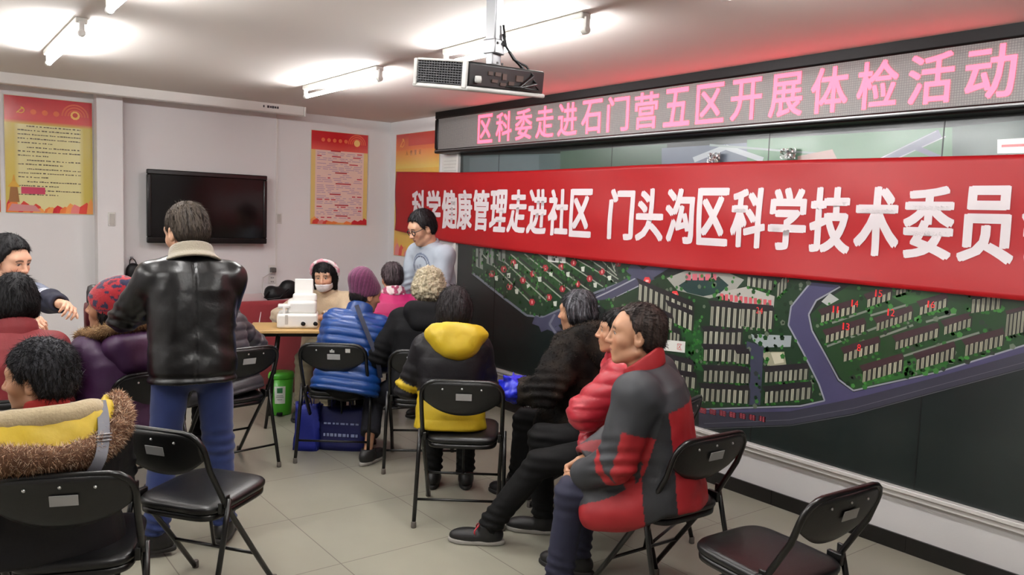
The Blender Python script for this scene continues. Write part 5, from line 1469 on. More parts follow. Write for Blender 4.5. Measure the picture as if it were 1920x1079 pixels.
def jacket(p, name, material, rx=1.0, bulk=1.0, arm=1.0, hem=-0.16, prof=None, h=0.0085, disp=None, col=None, sl_l=1.0, sl_r=1.0, wrinkle=0.006, quilt=None, neck_r=0.062, collar=None, spread=1.0, extra=None, e=2.4, hole=True, cut=None):
    """Upper garment: trunk and sleeves as one surface, open at neck, hem and cuffs."""
    S = p.S
    r, f, u = p.T.T
    b = bulk
    P0 = prof or [(hem - 0.02, 0.205 * b * spread, 0.15 * b * spread, 0.145 * b, 0.0), (-0.05, 0.205 * b * spread, 0.15 * b * spread, 0.145 * b, 0.0), (0.08, 0.19 * b, 0.145 * b, 0.125 * b, 0.0), (0.22 * S, 0.185 * b, 0.14 * b, 0.12 * b, 0.0),
                  (0.35 * S, 0.195 * b, 0.135 * b, 0.125 * b, 0.005), (0.42 * S, 0.175 * b, 0.11 * b, 0.115 * b, 0.012), (0.47 * S, 0.125, 0.085, 0.095, 0.02), (0.515 * S, 0.085, 0.07, 0.075, 0.03)]
    tr = loft(p.pel, p.T, P0, e)
    a = arm
    sL = p.shL + (p.wrL - p.elL) * 0
    wl = p.elL + (p.wrL - p.elL) * sl_l
    wr = p.elR + (p.wrR - p.elR) * sl_r
    parts = [cap(p.nk - u * 0.06 * S, p.shL, 0.058, 0.068 * a), cap(p.nk - u * 0.06 * S, p.shR, 0.058, 0.068 * a)]
    sl = [cap(p.shL, p.elL, 0.072 * a, 0.060 * a), cap(p.shR, p.elR, 0.072 * a, 0.060 * a)]
    fo = [(p.elL, wl), (p.elR, wr)]
    fc = [cap(q[0], q[1] + unit(q[1] - q[0]) * 0.05, 0.060 * a, 0.044 * a) for q in fo]
    nkc = cap(p.nk - u * 0.06, p.hd, neck_r, neck_r)
    ex = extra or []

    def F(P):
        d = smin([tr(P)] + [q(P) for q in parts], 0.04)
        for q in ex:
            d = smin([d, q(P)], 0.03)
        t = (P - p.pel) @ u
        d = smax(d, hem - t, 0.012)
        for i in (0, 1):
            dd = unit(fo[i][1] - fo[i][0])
            g = smax(fc[i](P), (P - fo[i][1]) @ dd, 0.008)
            g = np.maximum(g, -cap(fo[i][1] - dd * 0.02, fo[i][1] + dd * 0.06, 0.03 * a, 0.034 * a)(P))
            g = smin([sl[i](P), g], 0.02)
            d = smin([d, g], 0.022)
        if hole:
            d = smax(d, -nkc(P), 0.01)
        if cut is not None:
            d = smax(d, cut(P), 0.015)
        return d
    pts = [p.knL * 0.6 + p.pel * 0.4, p.pel + u * hem, p.nk, p.shL, p.shR, p.elL, p.elR, wl, wr, p.pel + f * 0.2, p.pel - f * 0.2, p.pel + r * 0.22, p.pel - r * 0.22]
    lo, hi = box_of(pts, 0.14 * max(1, b, a))

    def D(V):
        t = (V - p.pel) @ u
        d = wrinkle * (noise(V + 3.1, 9.0) * 0.6 + noise(V, 19.0) * 0.4)
        # creases that gather at elbow and armpit
        for el in (p.elL, p.elR):
            q = np.linalg.norm(V - el, axis=1)
            d = d + wrinkle * 1.0 * np.exp(-(q / 0.09) ** 2) * np.sin((V - el) @ unit(u + r * 0.3) * 130)
        if quilt:
            sp, am = quilt
            d = d + am * (np.abs(np.sin(np.pi * arm_or_trunk(p, V, t) / sp)) ** 0.6 - 0.7)
        if disp is not None:
            d = d + disp(V)
        return d
    o = solid(name, F, lo, hi, h, material, p.root, D, col)
    return o


def arm_or_trunk(p, V, t):
    """Distance along the sleeve for sleeve points, height along the trunk for the rest."""
    out = t.copy()
    for sh, el, wr in ((p.shL, p.elL, p.wrL), (p.shR, p.elR, p.wrR)):
        for a, b, off in ((sh, el, 0.0), (el, wr, np.linalg.norm(el - sh))):
            ab = b - a
            s = np.clip((V - a) @ ab / (ab @ ab), 0, 1)
            d = np.linalg.norm(V - a - s[:, None] * ab, axis=1)
            m = d < 0.082
            lat = (V - p.pel) @ p.T[:, 0]
            m &= (np.abs(lat) > 0.17) | (d < 0.05) | ((V - p.pel) @ p.T[:, 1] > 0.19)
            out = np.where(m, off + s * np.linalg.norm(ab), out)
    return out


def trousers(p, material, waist=0.07, bulk=1.0, h=0.010, wrinkle=0.006, name='trousers', col=None, hemgap=0.02):
    u = p.T[:, 2]
    b = bulk
    hips = ell(p.pel + vv(0, 0, -0.01), (0.165 * b, 0.13 * b, 0.12 * b), p.F0)
    wst = cap(p.pel, p.pel + u * waist, 0.12 * b, 0.12 * b)
    leg = []
    for hip, kn, an in ((p.hipL, p.knL, p.anL), (p.hipR, p.knR, p.anR)):
        dn = unit(an - kn)
        leg.append((cap(hip, kn, 0.098 * b, 0.072 * b), cap(kn, an + dn * 0.05, 0.072 * b, 0.06 * b), an - dn * hemgap + dn * 0.02, dn))

    def F(P):
        d = smin([hips(P), wst(P)], 0.05)
        d = smax(d, (P - p.pel) @ u - waist, 0.01)
        for t, s, an, dn in leg:
            g = smax(s(P), (P - an) @ dn, 0.008)
            g = smin([t(P), g], 0.025)
            d = smin([d, g], 0.03)
        return d
    lo, hi = box_of([p.pel, p.pel + u * waist, p.hipL, p.hipR, p.knL, p.knR, p.anL, p.anR], 0.16)

    def D(V):
        d = wrinkle * (noise(V + 7.3, 8.0) * 0.6 + noise(V, 17.0) * 0.4)
        for kn in (p.knL, p.knR):
            q = np.linalg.norm(V - kn, axis=1)
            d = d + wrinkle * np.exp(-(q / 0.1) ** 2) * np.sin(V[:, 2] * 120)
        for an in (p.anL, p.anR):
            q = np.linalg.norm(V - an, axis=1)
            d = d + wrinkle * 1.3 * np.exp(-(q / 0.12) ** 2) * np.sin(V[:, 2] * 150 + V[:, 0] * 40)
        return d
    return solid(name, F, lo, hi, h, material, p.root, D, col)


SHOE_BLACK = mat('shoe_black', (20, 19, 20), 0.5, var=0.2)
SOLE_DARK = mat('shoe_sole_dark', (34, 32, 31), 0.7)
SOLE_PALE = mat('shoe_sole_pale', (150, 146, 140), 0.7)


def shoes(p, material=None, sole=None, h=0.006, which='LR', pitch=0.0):
    out = []
    for s_ in which:
        an = p.anL if s_ == 'L' else p.anR
        t = p.toes[s_]
        z0 = an[2] - 0.085
        g = vv(an[0], an[1], z0)
        up = vv(0, 0, 1.0)
        sd = np.cross(t, up)
        R = np.stack([sd, t, up], 1)

        def F(P, g=g, R=R, t=t, up=up):
            d = smin([ell(g - t * 0.02 + up * 0.05, (0.042, 0.062, 0.052), R)(P), ell(g + t * 0.09 + up * 0.034, (0.046, 0.105, 0.042), R)(P), cap(g + up * 0.05, g + up * 0.10, 0.042, 0.044)(P)], 0.025)
            d = smax(d, (P - g) @ up - 0.10, 0.006)
            d = smax(d, 0.016 - (P - g) @ up, 0.004)
            d = np.maximum(d, -cap(g + up * 0.09, g + up * 0.13, 0.03, 0.034)(P))
            return d
        lo, hi = box_of([g - t * 0.1, g + t * 0.22, g + up * 0.13], 0.06)
        o = solid('shoe', F, lo, hi, h, material or SHOE_BLACK, p.root)

        def G(P, g=g, R=R, t=t, up=up):
            Q = (P - g) @ R
            y = Q[:, 1] - 0.055
            w = np.interp(y, [-0.14, -0.08, 0.0, 0.08, 0.15], [0.03, 0.041, 0.043, 0.05, 0.03])
            k = ((np.abs(Q[:, 0]) / w) ** 2.6 + (np.abs(y) / 0.145) ** 4 + 1e-9) ** (1 / 2.6)
            return smax((k - 1) * 0.045, np.abs(Q[:, 2] - 0.012) - 0.012, 0.004)
        solid('sole', G, g - 0.2, g + 0.2 + vv(0, 0, 0), h, sole or SOLE_DARK, o and p.root)
        out.append(o)
    return out


def hair(p, style='short', rgb=(26, 22, 22), grey=None, thick=0.013, h=0.0055, name='hair', wave=0.004, length=0.0, part=None, bald=0.0, seed=0.0, bulk=(0, 0, 0), strands=2600, recede=0.0, back=False):
    """Hair as one combed mass over the skull, cut away from the face."""
    g, R, s = p.hw, p.Hd, p.hs
    t = thick
    base = [ell(g((0, -0.022, 0.037)), vv(0.076 + t + bulk[0], 0.094 + t + bulk[1], 0.086 + t + bulk[2]) * s, R)]
    if style in ('short', 'crop', 'side'):
        base.append(ell(g((0, -0.045, -0.02)), vv(0.069 + t * 0.7, 0.068 + t * 0.6, 0.062) * s, R))
    if style == 'bob':
        L = length
        base += [ell(g((0, -0.045, -0.02)), vv(0.078 + t, 0.072 + t, 0.09 + L) * s, R), cap(g((-0.07, -0.01, 0.02)), g((-0.073, -0.012, -0.075 - L)), 0.026 * s, 0.022 * s), cap(g((0.07, -0.01, 0.02)), g((0.073, -0.012, -0.075 - L)), 0.026 * s, 0.022 * s)]
    if style == 'curly':
        base += [ell(g((0, -0.04, -0.01)), vv(0.085 + t, 0.085 + t, 0.085) * s, R)]
    zf = {'short': 0.062, 'crop': 0.066, 'side': 0.06, 'bob': 0.05, 'curly': 0.06}[style] + bald
    zb = {'short': -0.085, 'crop': -0.075, 'side': -0.085, 'bob': -0.125 - length, 'curly': -0.105}[style]

    def F(P):
        d = smin([q(P) for q in base], 0.03 * s)
        Lc = (P - p.hd) @ R / s
        x, y, z = np.abs(Lc[:, 0]), Lc[:, 1], Lc[:, 2]
        # hairline: high over the brow, dropping to the sideburn in front of the ear, then round behind the ear to the nape
        rc = recede
        line = np.interp(y, [-0.12, -0.05, -0.03, -0.012, 0.008 - rc * 0.5, 0.018 - rc * 0.7, 0.03 - rc, 0.055 - rc, 0.075 - rc, 0.12], [zb, zb, zb * 0.62, 0.018, 0.02, -0.004, 0.012, zf - 0.012, zf, zf + 0.004])
        if style == 'bob':
            line = np.interp(y, [-0.12, 0.0, 0.018, 0.03, 0.05, 0.075, 0.12], [zb, zb, zb * 0.9, zf - 0.03, zf - 0.01, zf, zf])
        if style == 'curly':
            line = np.interp(y, [-0.12, -0.03, 0.0, 0.02, 0.04, 0.075, 0.12], [zb, zb, zb * 0.7, -0.02, zf - 0.02, zf, zf])
        if part is not None:
            line = line + 0.012 * np.cos(Lc[:, 0] * 40 + part) * (y > 0.05)
        line = line + 0.004 * np.sin(Lc[:, 0] * 160 + seed) * (y > 0.03)
        return smax(d, (line - z) * s, 0.008)
    lo, hi = box_of([g((a, b, c)) for a in (-0.1, 0.1) for b in (-0.15, 0.11) for c in (-0.15 - length, 0.14)], 0.03)

    def D(V):
        Lc = (V - p.hd) @ R / s
        if style == 'curly':
            return 0.009 * noise(V + seed, 60.0) + 0.006 * noise(V, 110.0)
        a = np.arctan2(Lc[:, 0], Lc[:, 1] + 0.05)
        st = noise(np.stack([a * 6.0 + seed, Lc[:, 2] * 9.0 + Lc[:, 1] * 9, np.full(len(a), seed)], 1), 2.2)
        st2 = noise(np.stack([a * 14.0 + seed, Lc[:, 2] * 12.0, Lc[:, 1] * 12], 1), 2.0)
        return wave * (st + 0.7 * st2)
    c0 = np.array(lin(rgb))
    c1 = np.array(lin(grey if grey else rgb))

    def C(V):
        Lc = (V - p.hd) @ R / s
        a = np.arctan2(Lc[:, 0], Lc[:, 1] + 0.05)
        n = noise(np.stack([a * 12.0 + seed, Lc[:, 2] * 6.0 + Lc[:, 1] * 6, np.full(len(a), 3.3)], 1), 2.0)
        m = np.clip(0.45 + 0.9 * n, 0, 1)[:, None]
        return c0 * (1 - m) + c1 * m
    o = solid(name, F, lo, hi, h, HAIR, p.root, D, C)
    if strands:
        comb(p, o, strands, C, style, back)
    return o


def comb(p, o, n, C, style, back=False):
    """Fine pointed locks lying along the combed hair, so that its surface and edge read as hair."""
    V, N = mesh_points(o)
    V = V + root_base(p.root)
    rnd = np.random.RandomState(n)
    R, s = p.Hd, p.hs
    i = rnd.randint(0, len(V), n)
    P, N = V[i], N[i]
    L = (P - p.hd) @ R / s
    dirv = -R[:, 2] * (0.5 + 0.8 * np.clip(0.06 - L[:, 2:3], 0, 0.1) * 10) + R[:, 1] * np.sign(L[:, 1:2] - 0.0) * (L[:, 2:3] > 0.07) * 0.9 + R[:, 0] * np.sign(L[:, 0:1]) * (L[:, 2:3] > 0.07) * 0.5
    if back:
        dirv = -R[:, 1] * 1.0 - R[:, 2] * 0.5 * (L[:, 2:3] < 0.06) + 0 * L
    dirv = dirv - N * (dirv * N).sum(1, keepdims=True)
    dirv = dirv / (np.linalg.norm(dirv, axis=1, keepdims=True) + 1e-9) + N * (0.10 + 0.14 * rnd.rand(n, 1)) + rnd.randn(n, 3) * 0.16
    dirv /= np.linalg.norm(dirv, axis=1, keepdims=True)
    T = np.cross(dirv, N)
    T /= np.linalg.norm(T, axis=1, keepdims=True) + 1e-9
    ln = 0.024 * (0.6 + 0.8 * rnd.rand(n, 1)) * (1.25 if style == 'bob' else 1.0)
    w = 0.0013
    a = P - N * 0.001
    Q = np.stack([a + T * w, a - T * w, a + N * w, a + dirv * ln], 1).reshape(-1, 3)
    k = np.arange(n)[:, None] * 4
    F = np.concatenate([k + np.array([[0, 2, 3]]), k + np.array([[2, 1, 3]]), k + np.array([[1, 0, 3]])])
    c = C(P) * (0.65 + 0.8 * rnd.rand(n, 1))
    link_mesh('hair_strands', Q - root_base(o), F, HAIR, o, True, np.repeat(c, 4, 0))


def tufts(name, pts, nrm, n, length, width, material, root, cols=None, seed=1, droop=0.3, per=1):
    """Short pointed locks of fur or hair standing on a surface."""
    rnd = np.random.RandomState(seed)
    idx = rnd.randint(0, len(pts), n)
    P = pts[idx] + rnd.randn(n, 3) * 0.002
    N = nrm[idx] + rnd.randn(n, 3) * 0.45
    N /= np.linalg.norm(N, axis=1, keepdims=True)
    N[:, 2] -= droop
    N /= np.linalg.norm(N, axis=1, keepdims=True)
    T = np.cross(N, rnd.randn(n, 3))
    T /= np.linalg.norm(T, axis=1, keepdims=True)
    B = np.cross(N, T)
    L = length * (0.6 + 0.7 * rnd.rand(n, 1))
    a = P - N * 0.006
    V = np.stack([a + T * width, a - T * width * 0.5 + B * width * 0.87, a - T * width * 0.5 - B * width * 0.87, a + N * L], 1).reshape(-1, 3)
    k = np.arange(n)[:, None] * 4
    F = np.concatenate([k + np.array([[0, 1, 3]]), k + np.array([[1, 2, 3]]), k + np.array([[2, 0, 3]])])
    cc = None
    if cols is not None:
        pick = np.array([lin(c) for c in cols])[rnd.randint(0, len(cols), n)]
        cc = np.repeat(pick * (0.7 + 0.6 * rnd.rand(n, 1)), 4, 0)
    return link_mesh(name, V - root_base(root), F, material, root, True, cc)


def mesh_points(o):
    me = o.data
    V = np.zeros(len(me.vertices) * 3, f32)
    N = np.zeros(len(me.vertices) * 3, f32)
    me.vertices.foreach_get('co', V)
    me.vertices.foreach_get('normal', N)
    return V.reshape(-1, 3).astype(float), N.reshape(-1, 3).astype(float)


def strap_path(name, pts, w, t, material, root, n_=None):
    """A flat strap along points: each point (x, y, z, nx, ny, nz) with the side that faces outward."""
    P = [vv(q[:3]) for q in pts]
    N = [unit(vv(q[3:])) for q in pts]
    rings = []
    for i in range(len(P)):
        d = unit(P[min(i + 1, len(P) - 1)] - P[max(i - 1, 0)])
        s = unit(np.cross(d, N[i]))
        nn = unit(np.cross(s, d))
        rings.append([tuple(P[i] + s * a * w / 2 + nn * b * t / 2 - root_base(root)) for a, b in ((-1, -1), (1, -1), (1, 1), (-1, 1))])
    return MB().rings(rings).build(name, material, root, bevel=0.0015)
def lc(*rgb):
    return np.array(lin(rgb))


def tones(V, rules, base):
    """Cloth panels: colours by mask, later rules win."""
    c = np.tile(lc(*base), (len(V), 1))
    for m, rgb in rules:
        c[m] = lc(*rgb)
    return c


def smooth_collar(p, name, material, r0=0.072, r1=0.062, z0=-0.055, z1=0.055, t=0.012, tilt=0.25, h=0.006, yshift=-0.005, disp=None, lay=0.0, col=None, front_open=0.0):
    """A stand-up or laid-over collar ring round the neck."""
    S = p.S
    ax = unit(p.T[:, 2] * 0.8 + (p.hd - p.nk) / np.linalg.norm(p.hd - p.nk) * 0.2)
    f = unit(p.T[:, 1] - ax * (p.T[:, 1] @ ax))
    r = np.cross(f, ax)
    R = np.stack([r, f, ax], 1)
    o = p.nk + f * yshift

    def F(P):
        Q = (P - o) @ R
        z = Q[:, 2] + Q[:, 1] * tilt
        rad = np.interp(z, [z0, 0.0, z1], [r0 + lay, r0, r1]) * S
        q = np.sqrt((Q[:, 0] / 1.05) ** 2 + (Q[:, 1] / 0.98) ** 2)
        d = np.abs(q - rad) - t
        d = smax(d, np.abs(z - (z0 + z1) / 2) - (z1 - z0) / 2, t * 0.8)
        if front_open:
            d = smax(d, -(np.abs(Q[:, 0]) - front_open) if False else np.where(Q[:, 1] > 0, front_open - np.abs(Q[:, 0]), -1.0), 0.006)
        return d
    lo, hi = box_of([o], 0.16 * S + lay)
    return solid(name, F, lo, hi, h, material, p.root, disp, col)


# ---- the man in the black leather jacket, standing with his back to the camera
LEATHER = mat('black_leather', (10, 10, 11), 0.32, var=0.2, scale=14, bump=0.12, bscale=45, spec=0.42)
DENIM = mat('blue_denim', (38, 52, 100), 0.8, spec=0.25, var=0.22, scale=8, bump=0.08, bscale=300, sheen=0.2)
FLEECE = mat('cream_fleece', (138, 130, 114), 0.95, var=0.15, scale=90, bump=0.4, bscale=160, sheen=0.3)


def person_leather():
    p = Pose(-3.0, -3.68, 80, pz=0.915, lean=4, S=0.98, head=(26, 20, 0), hand_l=(-0.10, 0.34, 1.15), hand_r=(0.03, 0.30, 1.13), elb_l=(-0.95, -0.2, -0.6), elb_r=(0.25, -0.5, -0.9), shd=0.10,
             foot_l=(-0.16, 0.02, 0), foot_r=(0.15, 0.06, 0), knee_l=(-0.1, 1, 0), knee_r=(0.1, 1, 0), toe_l=-75, toe_r=18, sh=0.168, hs=1.1, neck=0.075)
    body(p, 'person', 'person in black leather jacket and jeans standing with back turned, head bowed over both hands', 'fair', dict(L=dict(curl=50, palm=(1, 0, 0.2)), R=dict(curl=50, palm=(-1, 0, 0.2))), face=0.0045)
    hair(p, 'short', (44, 37, 32), (66, 56, 46), thick=0.009, wave=0.0025, seed=2.0)

    def leather(V):
        L = (V - p.pel) @ p.T
        d = -0.010 * np.exp(-((L[:, 2] + 0.055) / 0.012) ** 2)
        d = d - 0.005 * np.exp(-(L[:, 0] / 0.004) ** 2) * (L[:, 1] < 0)
        d = d + 0.006 * np.sin(L[:, 2] * 70 + 2 * np.abs(L[:, 0]) * 20) * np.clip(0.5 - L[:, 2] * 1.2, 0, 1) * noise(V, 6.0)
        return d
    jacket(p, 'jacket', LEATHER, hem=-0.085, wrinkle=0.009, disp=leather, h=0.0075, sl_l=0.97, sl_r=0.97, arm=1.08, spread=1.04,
           prof=[(-0.12, 0.195, 0.16, 0.165, 0), (0.0, 0.197, 0.155, 0.16, 0), (0.1, 0.19, 0.15, 0.145, 0), (0.22, 0.195, 0.14, 0.135, 0), (0.34, 0.20, 0.135, 0.13, 0.005), (0.42, 0.185, 0.11, 0.12, 0.012), (0.47, 0.15, 0.085, 0.1, 0.02), (0.505, 0.085, 0.07, 0.075, 0.03)])
    smooth_collar(p, 'fleece_collar', FLEECE, r0=0.090, r1=0.078, z0=-0.035, z1=0.05, t=0.013, lay=0.035, tilt=0.3)
    trousers(p, DENIM, waist=0.03, bulk=0.92, wrinkle=0.0065)
    shoes(p)
    return p


SHELL = mat('shell_jacket_cloth', (255, 255, 255), 0.62, var=0.08, scale=10, attr=True, bump=0.05, bscale=240)
NAVY = mat('navy_trouser_cloth', (26, 28, 52), 0.75, var=0.15, scale=10, bump=0.06, bscale=200)
REDC = (150, 22, 29)
GREYC = (46, 48, 52)


def arm_mask(p, V, s, r=0.095):
    sh, el, wr = (p.shL, p.elL, p.wrL) if s == 'L' else (p.shR, p.elR, p.wrR)
    m = np.zeros(len(V), bool)
    for a, b in ((sh, el), (el, wr)):
        ab = b - a
        t = np.clip((V - a) @ ab / (ab @ ab), 0, 1)
        m |= np.linalg.norm(V - a - t[:, None] * ab, axis=1) < r
    lat = (V - p.pel) @ p.T[:, 0] * (-1 if s == 'L' else 1)
    shl = (sh - p.pel) @ p.T[:, 0] * (-1 if s == 'L' else 1)
    fwd = (V - p.pel) @ p.T[:, 1]
    return m & ((lat > shl - 0.03) | (fwd > 0.17))


def arm_s(p, V, s):
    """0..1 along the upper arm, 1..2 along the forearm."""
    sh, el, wr = (p.shL, p.elL, p.wrL) if s == 'L' else (p.shR, p.elR, p.wrR)
    a = np.clip((V - sh) @ (el - sh) / ((el - sh) @ (el - sh)), 0, 1)
    b = np.clip((V - el) @ (wr - el) / ((wr - el) @ (wr - el)), 0, 1.2)
    return a + b


def person_shell():
    p = Pose(-1.49, -5.28, 122, pz=0.545, lean=9, side=-2, S=1.0, head=(18, 0, 4), hand_l=(-0.13, 0.36, 0.545), hand_r=(0.0, 0.38, 0.575), elb_l=(-0.6, -0.45, -0.85), elb_r=(0.6, -0.3, -0.6),
             foot_l=(-0.15, 0.42, 0), foot_r=(0.14, 0.42, 0), toe_l=-12, toe_r=10, sh=0.19, hunch=0.05, leg=0.395, hs=1.06, neck=0.08)
    body(p, 'person', 'person with receding dark hair in red and dark grey jacket, seated at right', 'old', dict(L=dict(curl=55, palm=(0.9, 0.1, -0.4), thumb=20), R=dict(curl=55, palm=(-0.8, 0, -0.5))), face=0.0036)
    hair(p, 'short', (30, 23, 22), (58, 44, 38), thick=0.010, bald=0.034, wave=0.003, seed=5.0, bulk=(0, 0.004, 0), recede=0.024, back=True)

    def C(V):
        L = (V - p.pel) @ p.T
        x, y, t = L[:, 0], L[:, 1], L[:, 2]
        rules = [(t > 0.345 - 0.1 * (y + 0.1), GREYC), ((np.abs(x) > 0.10) & (y < 0.06) & (y > -0.075) & (t < 0.345), (30, 31, 35)), ((y > 0.04) & (t > 0.2) & (np.abs(x) < 0.17), REDC)]
        for sd in 'LR':
            sh, el, wr = (p.shL, p.elL, p.wrL) if sd == 'L' else (p.shR, p.elR, p.wrR)
            a = arm_mask(p, V, sd, 0.12)
            s = arm_s(p, V, sd)
            n = unit(np.cross(el - sh, wr - el))
            o = np.cross(n, unit(el - sh))
            off = (V - sh) @ o
            rules += [(a, GREYC), (a & (off < -0.055) & (s > 0.5) & (s < 1.1), REDC), (a & (s > 1.0) & (s < 1.2), REDC), (a & (s >= 1.2), GREYC)]
        rules.append(((np.abs(x) < 0.02) & (y > 0.1) & (t < 0.4), (120, 26, 32)))
        return tones(V, rules, REDC)

    def cut(P):
        Q = (P - p.base) @ p.F0
        low = np.where(Q[:, 0] < -0.06, np.interp(Q[:, 1], [-0.04, 0.14], [0.475, 0.35]), np.interp(Q[:, 1], [0.16, 0.26], [0.475, 0.36]))
        return low - P[:, 2]
    th = [cap(p.hipL + p.zz * 0.02, p.hipL * 0.3 + p.knL * 0.7 - p.zz * 0.02, 0.125, 0.088), cap(p.hipR + p.zz * 0.02, p.hipR * 0.3 + p.knR * 0.7 - p.zz * 0.01, 0.125, 0.09), cap(p.hipL - p.rt * 0.045 - p.zz * 0.05, p.hipL * 0.35 + p.knL * 0.65 - p.rt * 0.05 - p.zz * 0.08, 0.10, 0.085)]
    jacket(p, 'jacket', SHELL, bulk=1.10, arm=1.38, hem=-0.30, h=0.0065, wrinkle=0.011, col=C, spread=1.05, sl_l=0.88, sl_r=0.95, neck_r=0.06, extra=th, cut=cut)
    smooth_collar(p, 'collar', mat('red_shell', REDC, 0.62, var=0.08), r0=0.088, r1=0.082, z0=-0.045, z1=0.045, t=0.008, tilt=0.55, front_open=0.02)
    trousers(p, NAVY, waist=0.05, bulk=0.98, wrinkle=0.006)
    shoes(p)
    return p


PUFF_PINK = mat('pinkish_red_nylon', (164, 28, 44), 0.38, var=0.08, scale=14, bump=0.1, bscale=70, sheen=0.1)
BLACKC = mat('black_cloth', (9, 9, 10), 0.8, spec=0.25, var=0.2, scale=12, bump=0.05, bscale=200)


def person_pink():
    p = Pose(-1.21, -4.78, 138, pz=0.53, lean=4, S=0.89, head=(2, 0, 0), hand_l=(0.07, 0.20, 0.66), hand_r=(0.10, 0.18, 0.66), elb_l=(-0.5, 0.75, -0.5), elb_r=(0.6, -0.3, -0.6),
             foot_l=(-0.05, 0.69, 0), foot_r=(0.14, 0.42, 0), toe_l=0, toe_r=5, leg=0.50)
    body(p, 'person', 'person in pinkish red puffer and black trousers, half hidden behind the red and grey jacket', 'old', dict(L=dict(curl=45, palm=(0.6, 0, -0.8)), R=dict(curl=45)), female=True)
    hair(p, 'bob', (20, 17, 18), thick=0.014, wave=0.004, seed=8.0)
    jacket(p, 'puffer_jacket', PUFF_PINK, bulk=1.15, arm=1.45, hem=-0.12, wrinkle=0.006, quilt=(0.06, 0.009), spread=1.1, extra=[cap(p.hipL, p.hipL * 0.62 + p.knL * 0.38, 0.13, 0.11), cap(p.hipR, p.hipR * 0.62 + p.knR * 0.38, 0.13, 0.11)])
    smooth_collar(p, 'collar', PUFF_PINK, r0=0.082, r1=0.074, z0=-0.05, z1=0.05, t=0.012)
    trousers(p, BLACKC, bulk=0.95)
    shoes(p, sole=SOLE_PALE)
    for sd, an in (('L', p.anL),):                        # pink lace loop on the near shoe
        t = p.toes[sd]
        c = an + t * 0.05 - p.zz * 0.005
        s = np.cross(t, p.zz)
        MB().tube([tuple(c + s * 0.04 * math.cos(a) + t * 0.012 * math.cos(2 * a) + p.zz * (0.03 * math.sin(a) - 0.012) - p.base) for a in np.linspace(-0.5, 3.6, 12)], 0.004, 6).build('shoe_lace', PUFF_PINK, p.root, smooth=True)
    return p


FURS = mat('fur_strands', (255, 255, 255), 0.85, var=0.15, scale=30, attr=True, spec=0.2)
YEL = mat('yellow_nylon', (188, 160, 26), 0.5, var=0.1, scale=18, bump=0.12, bscale=45)
BLKNYL = mat('black_nylon', (11, 11, 13), 0.5, spec=0.3, var=0.15, scale=12, bump=0.08, bscale=60)
BEIGEF = mat('beige_fleece', (168, 152, 120), 0.95, var=0.12, scale=60, bump=0.3, bscale=130, sheen=0.3)
STRAP = mat('grey_webbing', (98, 98, 104), 0.7, var=0.12, scale=60)


def chain(pts, r0, fac=1.0, k=0.02):
    pts = [vv(q) for q in pts]
    rs = r0 if isinstance(r0, (list, tuple)) else [r0] * len(pts)
    cs = [cap(pts[i], pts[i + 1], rs[i], rs[i + 1]) for i in range(len(pts) - 1)]
    return lambda P: smin([c(P) for c in cs], k)


def smooth_path(pts, n):
    """Catmull-Rom points along a path."""
    P = [vv(q) for q in pts]
    P = [2 * P[0] - P[1]] + P + [2 * P[-1] - P[-2]]
    out = []
    m = len(P) - 3
    for i in range(n + 1):
        t = i / n * m
        k = min(int(t), m - 1)
        u = t - k
        a, b, c, d = P[k:k + 4]
        out.append(0.5 * (2 * b + (c - a) * u + (2 * a - 5 * b + 4 * c - d) * u * u + (3 * b - a - 3 * c + d) * u ** 3))
    return out


